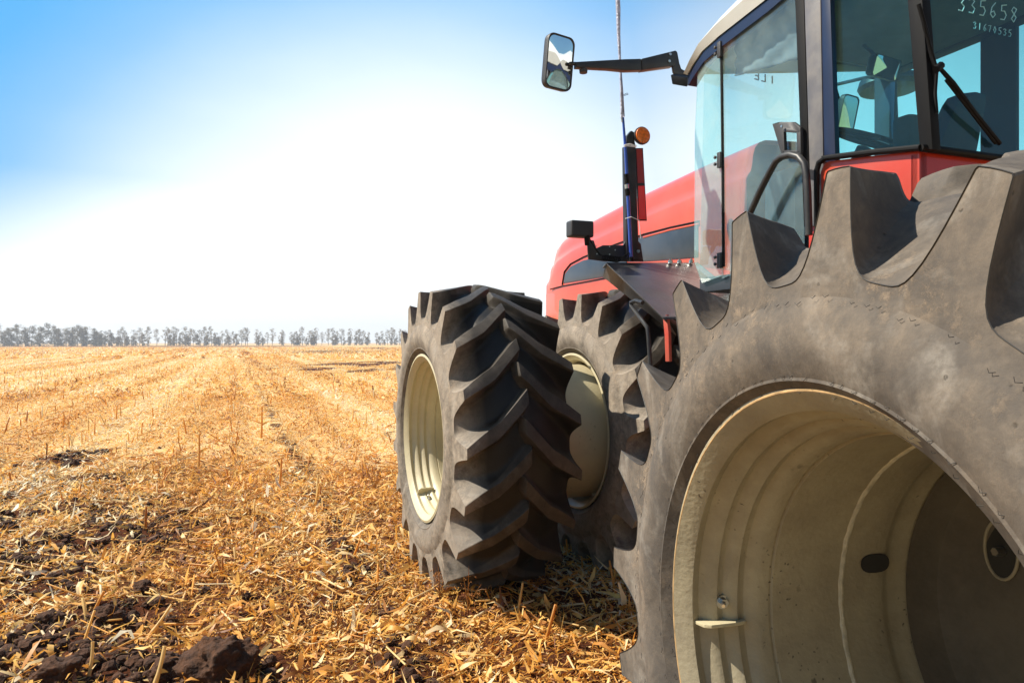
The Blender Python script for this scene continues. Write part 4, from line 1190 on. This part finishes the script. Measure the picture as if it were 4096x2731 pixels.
# inner mirror under the roof
# far-side outside mirror seen through the cab
def tilted_mirror(parent_name, c, w, h, yaw, pitch, parent, rad_=.22):
    nrm_ = Vector((math.sin(yaw) * math.cos(pitch), -math.cos(yaw) * math.cos(pitch), math.sin(pitch)))   # faces backwards
    ux = Vector((math.cos(yaw), math.sin(yaw), 0)); uz = ux.cross(-nrm_) * -1
    if uz.z < 0: uz = -uz
    def loop(sw, sh, off, rad=rad_, n=6):
        pts = []
        for qx, qz, a0 in ((1, 1, 0), (-1, 1, 90), (-1, -1, 180), (1, -1, 270)):
            r_ = rad * w
            for k in range(n + 1):
                a = R(a0 + 90 * k / n)
                pts.append(c + ux * (qx * (sw * w / 2 - r_ * sw) + r_ * sw * math.cos(a)) + uz * (qz * (sh * h / 2 - r_ * sh) + r_ * sh * math.sin(a)) + nrm_ * off)
        return pts
    L1 = [loop(.90, .93, .004), loop(.99, .99, .012), loop(1.0, 1.0, .0), loop(.97, .98, -.03), loop(.8, .85, -.055)]
    b = MB(); n = len(L1[0])
    b.add([v for l in L1 for v in l], [(i * n + k, i * n + (k + 1) % n, (i + 1) * n + (k + 1) % n, (i + 1) * n + k) for i in range(4) for k in range(n)] + [tuple(range(4 * n, 5 * n)), tuple(range(n))[::-1]], True)
    g2 = MB(); G = loop(.885, .925, .007); cc = c + nrm_ * (.007)
    ring = [G, [cc + (p - cc) * .6 + nrm_ * .004 for p in G], [cc + (p - cc) * .01 + nrm_ * .006 for p in G]]
    g2.add([v for l in ring for v in l], [(i * n + k, i * n + (k + 1) % n, (i + 1) * n + (k + 1) % n, (i + 1) * n + k) for i in range(2) for k in range(n)], True)
    return b, g2
b, g2 = tilted_mirror('x', cs(2034, 156, 3.30), .25, .125, R(8), R(-17), root, .08)
im = b.build('inner_mirror', M['plastic'], root); g2.build('mirror_glass', M['mirror'], im)
b = MB(); c = cs(2034, 150, 3.32); b.tube([c, c + Vector((-.05, .12, .16))], .012, 8); b.build('mirror_stem', M['plastic'], im)
cR = cs(1946, 268, 4.45)
b, g2 = tilted_mirror('x', cR, .20, .33, R(10), R(-13), root)
mr_ = b.build('mirror', M['plastic'], root, label='far outside mirror seen through the cab glass'); g2.build('mirror_glass', M['mirror'], mr_)
b = MB(); b.tube([cR + Vector((0, .05, 0.05)), cR + Vector((-.1, .03, .25)), T_(C1, 3.9, 3.46)], .014, 8); b.build('mirror_arm', M['black'], mr_)
# near outside mirror on its jointed arm
cM = cs(1284, 144, 4.0)
b, g2 = tilted_mirror('x', cM, .205, .32, R(14), R(-8), root)
mm = b.build('mirror', M['plastic'], root, label='near outside mirror on a long jointed arm'); g2.build('mirror_glass', M['mirror'], mm)
b = MB(); b.tube([cs(1308, 146, 3.99), cs(1330, 147, 4.0)], .011, 10)
def barpoly(pts, F0=4.0, th=.05): b.prism([cs(x, y, F0 - th / 2) for x, y in pts], (0, th, 0))
barpoly([(1325, 142), (1380, 139), (1435, 136), (1472, 135), (1474, 161), (1440, 162), (1400, 158), (1325, 154)], 4.0, .045)
barpoly([(1474, 135), (1552, 116), (1556, 120), (1552, 148), (1548, 151), (1476, 161)], 4.0, .055)
barpoly([(1546, 118), (1556, 120), (1561, 146), (1565, 158), (1572, 162), (1584, 160), (1594, 152), (1604, 160), (1596, 174), (1584, 183), (1570, 183), (1556, 177), (1548, 165), (1545, 148)], 4.0, .02)
b.build('mirror_arm', M['black'], mm, bevel=.003)
b = MB(); b.tube([cs(1340, 153, 3.99), cs(1340, 158, 3.99), cs(1340, 160, 3.99), cs(1340, 168, 3.99)], [.012, .012, .026, .024], 12); b.build('adjusting_knob', M['plastic'], mm)
b = MB(); c = cs(1566, 182, 3.97); b.hexa([cs(1544, 194, 3.92), cs(1578, 200, 3.92), cs(1592, 186, 4.05), cs(1556, 184, 4.05), cs(1540, 172, 3.92), cs(1580, 178, 3.92), cs(1592, 172, 4.05), cs(1556, 166, 4.05)])
b.build('arm_light', M['plastic'], root, bevel=.006)
for x, y in ((1539, 125), (1537, 141)):
    b = MB(); p = cs(x, y, 3.97); b.tube([p, p + Vector((0, -.006, 0))], .009, 12); b.build('bolt', M['chrome'], mm)
# wiper on the back window
def rw(x, y, o=-.03): return cs(x, y, CR + o)
b = MB(); b.tube([rw(2296, 330, -.045), rw(2240, 262, -.06), rw(2188, 190, -.07), rw(2158, 156, -.06)], [.010, .011, .010, .008], 8)
b.tube([rw(2286, 330, -.045), rw(2230, 258, -.06), rw(2172, 184, -.06)], .006, 6)
b.tube([rw(2150, 160, -.06), rw(2162, 150, -.06)], .016, 8)
wp = cabpart(b, 'wiper', M['seal'])
b = MB(); b.tube([cb(rw(x, y, -.035)) for x, y in [(2110, 10), (2130, 80), (2146, 160), (2148, 240), (2143, 335)]], .009, 6)
b.tube([cb(rw(x, y, -.05)) for x, y in [(2122, 60), (2140, 120), (2152, 160), (2148, 215), (2152, 260)]], .007, 6); b.build('wiper_blade', M['seal'], wp)
# handwritten numbers on the back glass
GL = {'3': [[(0, .9), (.35, 1), (.6, .8), (.3, .55), (.62, .3), (.4, 0), (0, .08)]], '5': [[(.65, 1), (.15, .98), (.1, .6), (.45, .58), (.62, .3), (.4, 0), (0, .05)]],
      '6': [[(.6, 1), (.2, .7), (.05, .25), (.3, 0), (.58, .2), (.4, .45), (.1, .35)]], '8': [[(.6, .85), (.3, 1), (.08, .78), (.55, .3), (.3, 0), (.05, .22), (.5, .7), (.6, .85)]],
      '/': [[(.35, 1), (.25, 0)]], '7': [[(0, .95), (.6, 1), (.2, 0)]], '0': [[(.3, 1), (.02, .5), (.3, 0), (.58, .5), (.3, 1)]]}
def write(txt, x0, y0, dx, dy, hpx, name):
    b = MB()
    for i, ch in enumerate(txt):
        for st in GL.get(ch, []):
            b.tube([cb(rw(x0 + dx * i + p[0] * hpx * .62, y0 + dy * i - p[1] * hpx, -.004)) for p in st], .0022 if hpx > 20 else .0016, 5)
    b.build(name, M['ink'], rwin_obj)
rwin_obj = [o for o in cab.children if o.name.startswith('rear_window')][0]
write('335658', 2202, 26, 24, 5, 34, 'written_number')
write('3/670535', 2236, 66, 11.5, 2.6, 15, 'written_number')
# mirrored end of the lettering on the sun strip
def strip_letters():
    b = MB()
    SEG = {'E': [[(0, 0), (0, 1), (.55, 1)], [(0, .5), (.45, .5)], [(0, 0), (.55, 0)]], 'L': [[(0, 1), (0, 0), (.5, 0)]], 'I': [[(0, 0), (0, 1)]], 'T': [[(0, 1), (.6, 1)], [(.3, 1), (.3, 0)]], 'A': [[(0, 0), (.3, 1), (.6, 0)], [(.12, .4), (.48, .4)]]}
    xo = C0 + .53
    for ch in 'ELI':
        for st in SEG[ch]:
            pts = []
            for (a, z) in st:
                Lx = xo + (.04 - a * .07); f = (Lx - C0 - .03) / (C1 - C0 - .06); bul = .22 * math.sin(math.pi * f)
                pts.append(cb(T_(Lx, CF + bul - .075, 3.285 + z * .05)))
            b.tube(pts, .005, 5)
        xo += .065
    b.build('lettering', M['seal'], ss)
strip_letters()

# --- fender over the inner front wheel
FL = 1.15
A = sd(1392, 603, FL); Bp = sd(1524, 729, FL); A2 = T_(1.86, 4.27, 2.11); B2 = T_(1.86, 3.60, 1.72)
fr0 = T_(1.15, 5.1, 2.12); fr1 = T_(1.86, 5.1, 2.14)
def plate(pts, th):
    b = MB(); b.prism(pts, (0, 0, -th)); return b
b = MB(); b.prism([A, A2, B2, Bp], (0, -.004, -.012)); b.prism([A + Vector((0, .05, -.02)), A2 + Vector((0, .05, -.02)), A2, A], (0, 0, -.012))
n1 = Vector((0, 0, 0))
b.prism([A, Bp, Bp + Vector((.10, .03, -.10)), A + Vector((.0, .05, -.09))], (.008, 0, 0))
fender = b.build('fender', M['fender'], root, bevel=.003)
b = MB(); b.box(B2 + Vector((0, 0, -.55)), B2 + Vector((.06, .5, .05))); b.build('fender_bracket', M['black'], fender)
for (x, y) in ((1588, 600), (1561, 601), (1540, 601)):
    b = MB(); p = cs(x, y, 4.25); b.tube([p + Vector((0, 0, -.012)), p + Vector((0, 0, .008))], .017, 6); b.tube([p, p + Vector((0, 0, .018))], .009, 8); b.build('bolt', M['chrome'], fender)
b = MB(); b.prism([sd(x, y, FL + .03) for x, y in [(1522, 728), (1530, 722), (1535, 760), (1537, 830), (1528, 830), (1526, 770)]], (.02, 0, 0)); b.build('step_frame', M['red_dirty'], root, bevel=.004)
b = MB(); b.tube([sd(x, y, FL - .03) for x, y in [(1476, 695), (1460, 690), (1449, 695), (1450, 702), (1474, 735), (1487, 752), (1490, 775), (1494, 850)]], .013, 10); b.build('step_handle', M['black'], root)
# --- light mast on the fender
MF = 4.30
b = MB()
b.prism([cs(x, y, MF) for x, y in [(1349, 550), (1364, 552), (1370, 570), (1385, 563), (1432, 563), (1440, 545), (1440, 525), (1472, 560), (1478, 600), (1390, 600), (1352, 595)]][::1], (0, .012, 0))
mb = b.build('light_bracket', M['black'], root, bevel=.002)
b = MB(); b.box(cs(1438, 597, MF) + Vector((-.01, -.02, 0)), cs(1470, 597, MF) + Vector((.01, .05, .012)))
b.prism([cs(x, y, MF - .02) for x, y in [(1440, 597), (1468, 597), (1460, 335), (1437, 335)]], (0, .05, 0))
b.prism([cs(x, y, MF - .01) for x, y in [(1438, 335), (1460, 335), (1457, 318), (1464, 316), (1462, 306), (1450, 300), (1440, 312)]], (0, .03, 0))
b.build('post', M['black'], mb, bevel=.004)
b = MB(); c = cs(1476, 311, MF - .03); b.tube([c + Vector((-.004, .05, 0)), c + Vector((0, .02, 0)), c], [.042, .060, .060], 28, up=(0, 0, 1)); b.tube([c + Vector((-.07, .03, -.0)), c + Vector((-.03, .03, 0))], .015, 8)
bc = b.build('indicator_lamp', M['plastic'], mb, bevel=.002)
b = MB(); b.tube([c + Vector((0, -.002, 0)), c + Vector((0, -.010, 0)), c + Vector((0, -.013, 0))], [.054, .052, .036], 28); b.build('amber_lens', M['amber'], bc)
b = MB(); b.prism([cs(x, y, MF - .01) for x, y in [(1460, 340), (1477, 340), (1486, 507), (1467, 507)]], (0, .008, 0)); rp = b.build('marker_plate', M['black'], mb, bevel=.001)
b = MB(); b.prism([cs(x, y, MF - .014) for x, y in [(1462, 342), (1475, 342), (1480, 420), (1465, 420)]], (0, .003, 0)); b.build('reflector', M['redref_dull'], rp)
b = MB(); b.prism([cs(x, y, MF - .014) for x, y in [(1466, 427), (1480, 427), (1484, 504), (1468, 504)]], (0, .003, 0)); b.build('reflector', M['redref'], rp)
b = MB(); c0 = cs(1339, 525, MF - .04)
b.box(c0 + Vector((-.082, 0, -.052)), c0 + Vector((.082, .09, .055))); wl = b.build('work_lamp', M['plastic'], mb, bevel=.014, seg=3)
b = MB(); b.tube([c0 + Vector((.03, .01, -.05)), c0 + Vector((.045, .03, -.10))], .016, 8); b.tube([cs(1350, 540, MF - .05), cs(1360, 560, MF - .05), cs(1378, 585, MF - .05), cs(1400, 592, MF - .05), cs(1430, 590, MF - .05), cs(1445, 580, MF - .05)], .005, 6)
for q in range(7): b.tube([cs(1392 + q * 4 + 9 * math.cos(t), 592 + q * .6 + 6 * math.sin(t), MF - .06 - .002 * q) for t in [k * .6 for k in range(11)]], .0045, 5)
b.build('lamp_cable', M['seal'], wl)
for x, y in ((1370, 565), (1400, 566), (1413, 574), (1371, 583), (1400, 584)):
    b = MB(); p = cs(x, y, MF - .002); b.tube([p, p + Vector((0, -.002, 0))], .0045, 8); b.build('bolt', M['chrome'], mb)
b = MB(); p = cs(1465, 577, MF - .022); b.tube([p, p + Vector((0, -.01, 0))], .012, 6); b.build('bolt', M['chrome'], mb)

# --- blue telescopic rod tied to the mast
RF = MF - .05
rod = empty('telescopic_rod', wpt(1.44, RF, 2.1), HA, label='blue telescopic rod tied upright to the light post on the fender', cat='rod')
ro = Vector((1.44 - CL, RF - AX_F, 2.1))
def rp_(x, y, o=0): return cs(x, y, RF + o) - ro
b = MB(); b.tube([rp_(1431, 270), rp_(1437, 350), rp_(1443, 460), rp_(1448, 560), rp_(1450, 592)], [.008, .010, .012, .0125, .0125], 12); b.build('rod_shaft', M['blue'], rod)
b = MB(); b.tube([rp_(1438, 400), rp_(1440, 422)], .017, 12); b.tube([rp_(1440, 434), rp_(1442, 444), rp_(1442, 450)], [.016, .018, .014], 12); b.tube([rp_(1450, 590), rp_(1450, 600)], .016, 12); b.build('ferrule', M['seal'], rod)
b = MB(); b.tube([rp_(1439, 424), rp_(1440, 433)], .0135, 12); b.build('silver_ring', M['chrome'], rod)
pts = [rp_(x, y, -.004) for x, y in [(1416, -60), (1420, 20), (1421, 80), (1424, 140), (1427, 200), (1428, 272)]]
b = MB(); b.tube(pts, [.014, .016, .012, .008, .009, .008], 9); b.tube([rp_(1424, 140), rp_(1429, 210), rp_(1433, 268)], [.006, .008, .006], 8); b.build('plastic_wrap', M['foil'], rod, sharp=60)
b = MB(); b.tube([rp_(1428, 272), rp_(1429, 470 - 190)], .006, 8); b.tube([rp_(1418, -60), rp_(1421, 60)], .006, 6); b.build('rod_tip', M['chrome'], rod)
b = MB(); b.tube([rp_(1432, 218), rp_(1441, 214), rp_(1443, 217), rp_(1433, 220)], .002, 5)
b.build('line_guide', M['seal'], rod)
b = MB()
for dy in (0, 2, 4): b.tube([rp_(1434, 333 + dy, -.02), rp_(1446, 330 + dy, -.03), rp_(1460, 334 + dy, -.03), rp_(1462, 334 + dy, .03), rp_(1434, 331 + dy, .03), rp_(1434, 333 + dy, -.02)], .0022, 5)
b.tube([rp_(1436, 502, -.02), rp_(1450, 498, -.03), rp_(1468, 506, -.02), rp_(1470, 530, -.02), rp_(1472, 548, -.02)], .003, 5)
b.build('tie_string', M['white'], rod)

# ------------------------------------------------------------------ haze
HAZE = True
if HAZE:
    b = MB(); b.box((-900, -60, -1.2), (900, 900, 24))
    m = bpy.data.materials.new('haze'); m.use_nodes = True; t = m.node_tree
    t.nodes.remove(t.nodes['Principled BSDF'])
    pv = t.nodes.new('ShaderNodeVolumePrincipled'); pv.inputs['Density'].default_value = .00075
    pv.inputs['Color'].default_value = (.93, .94, 1.0, 1); pv.inputs['Anisotropy'].default_value = .35
    L_(t, pv.outputs[0], t.nodes['Material Output'].inputs['Volume'])
    link('haze', b.mesh('haze'), m, kind='stuff', label='thin pale haze over the whole field', cat='haze')
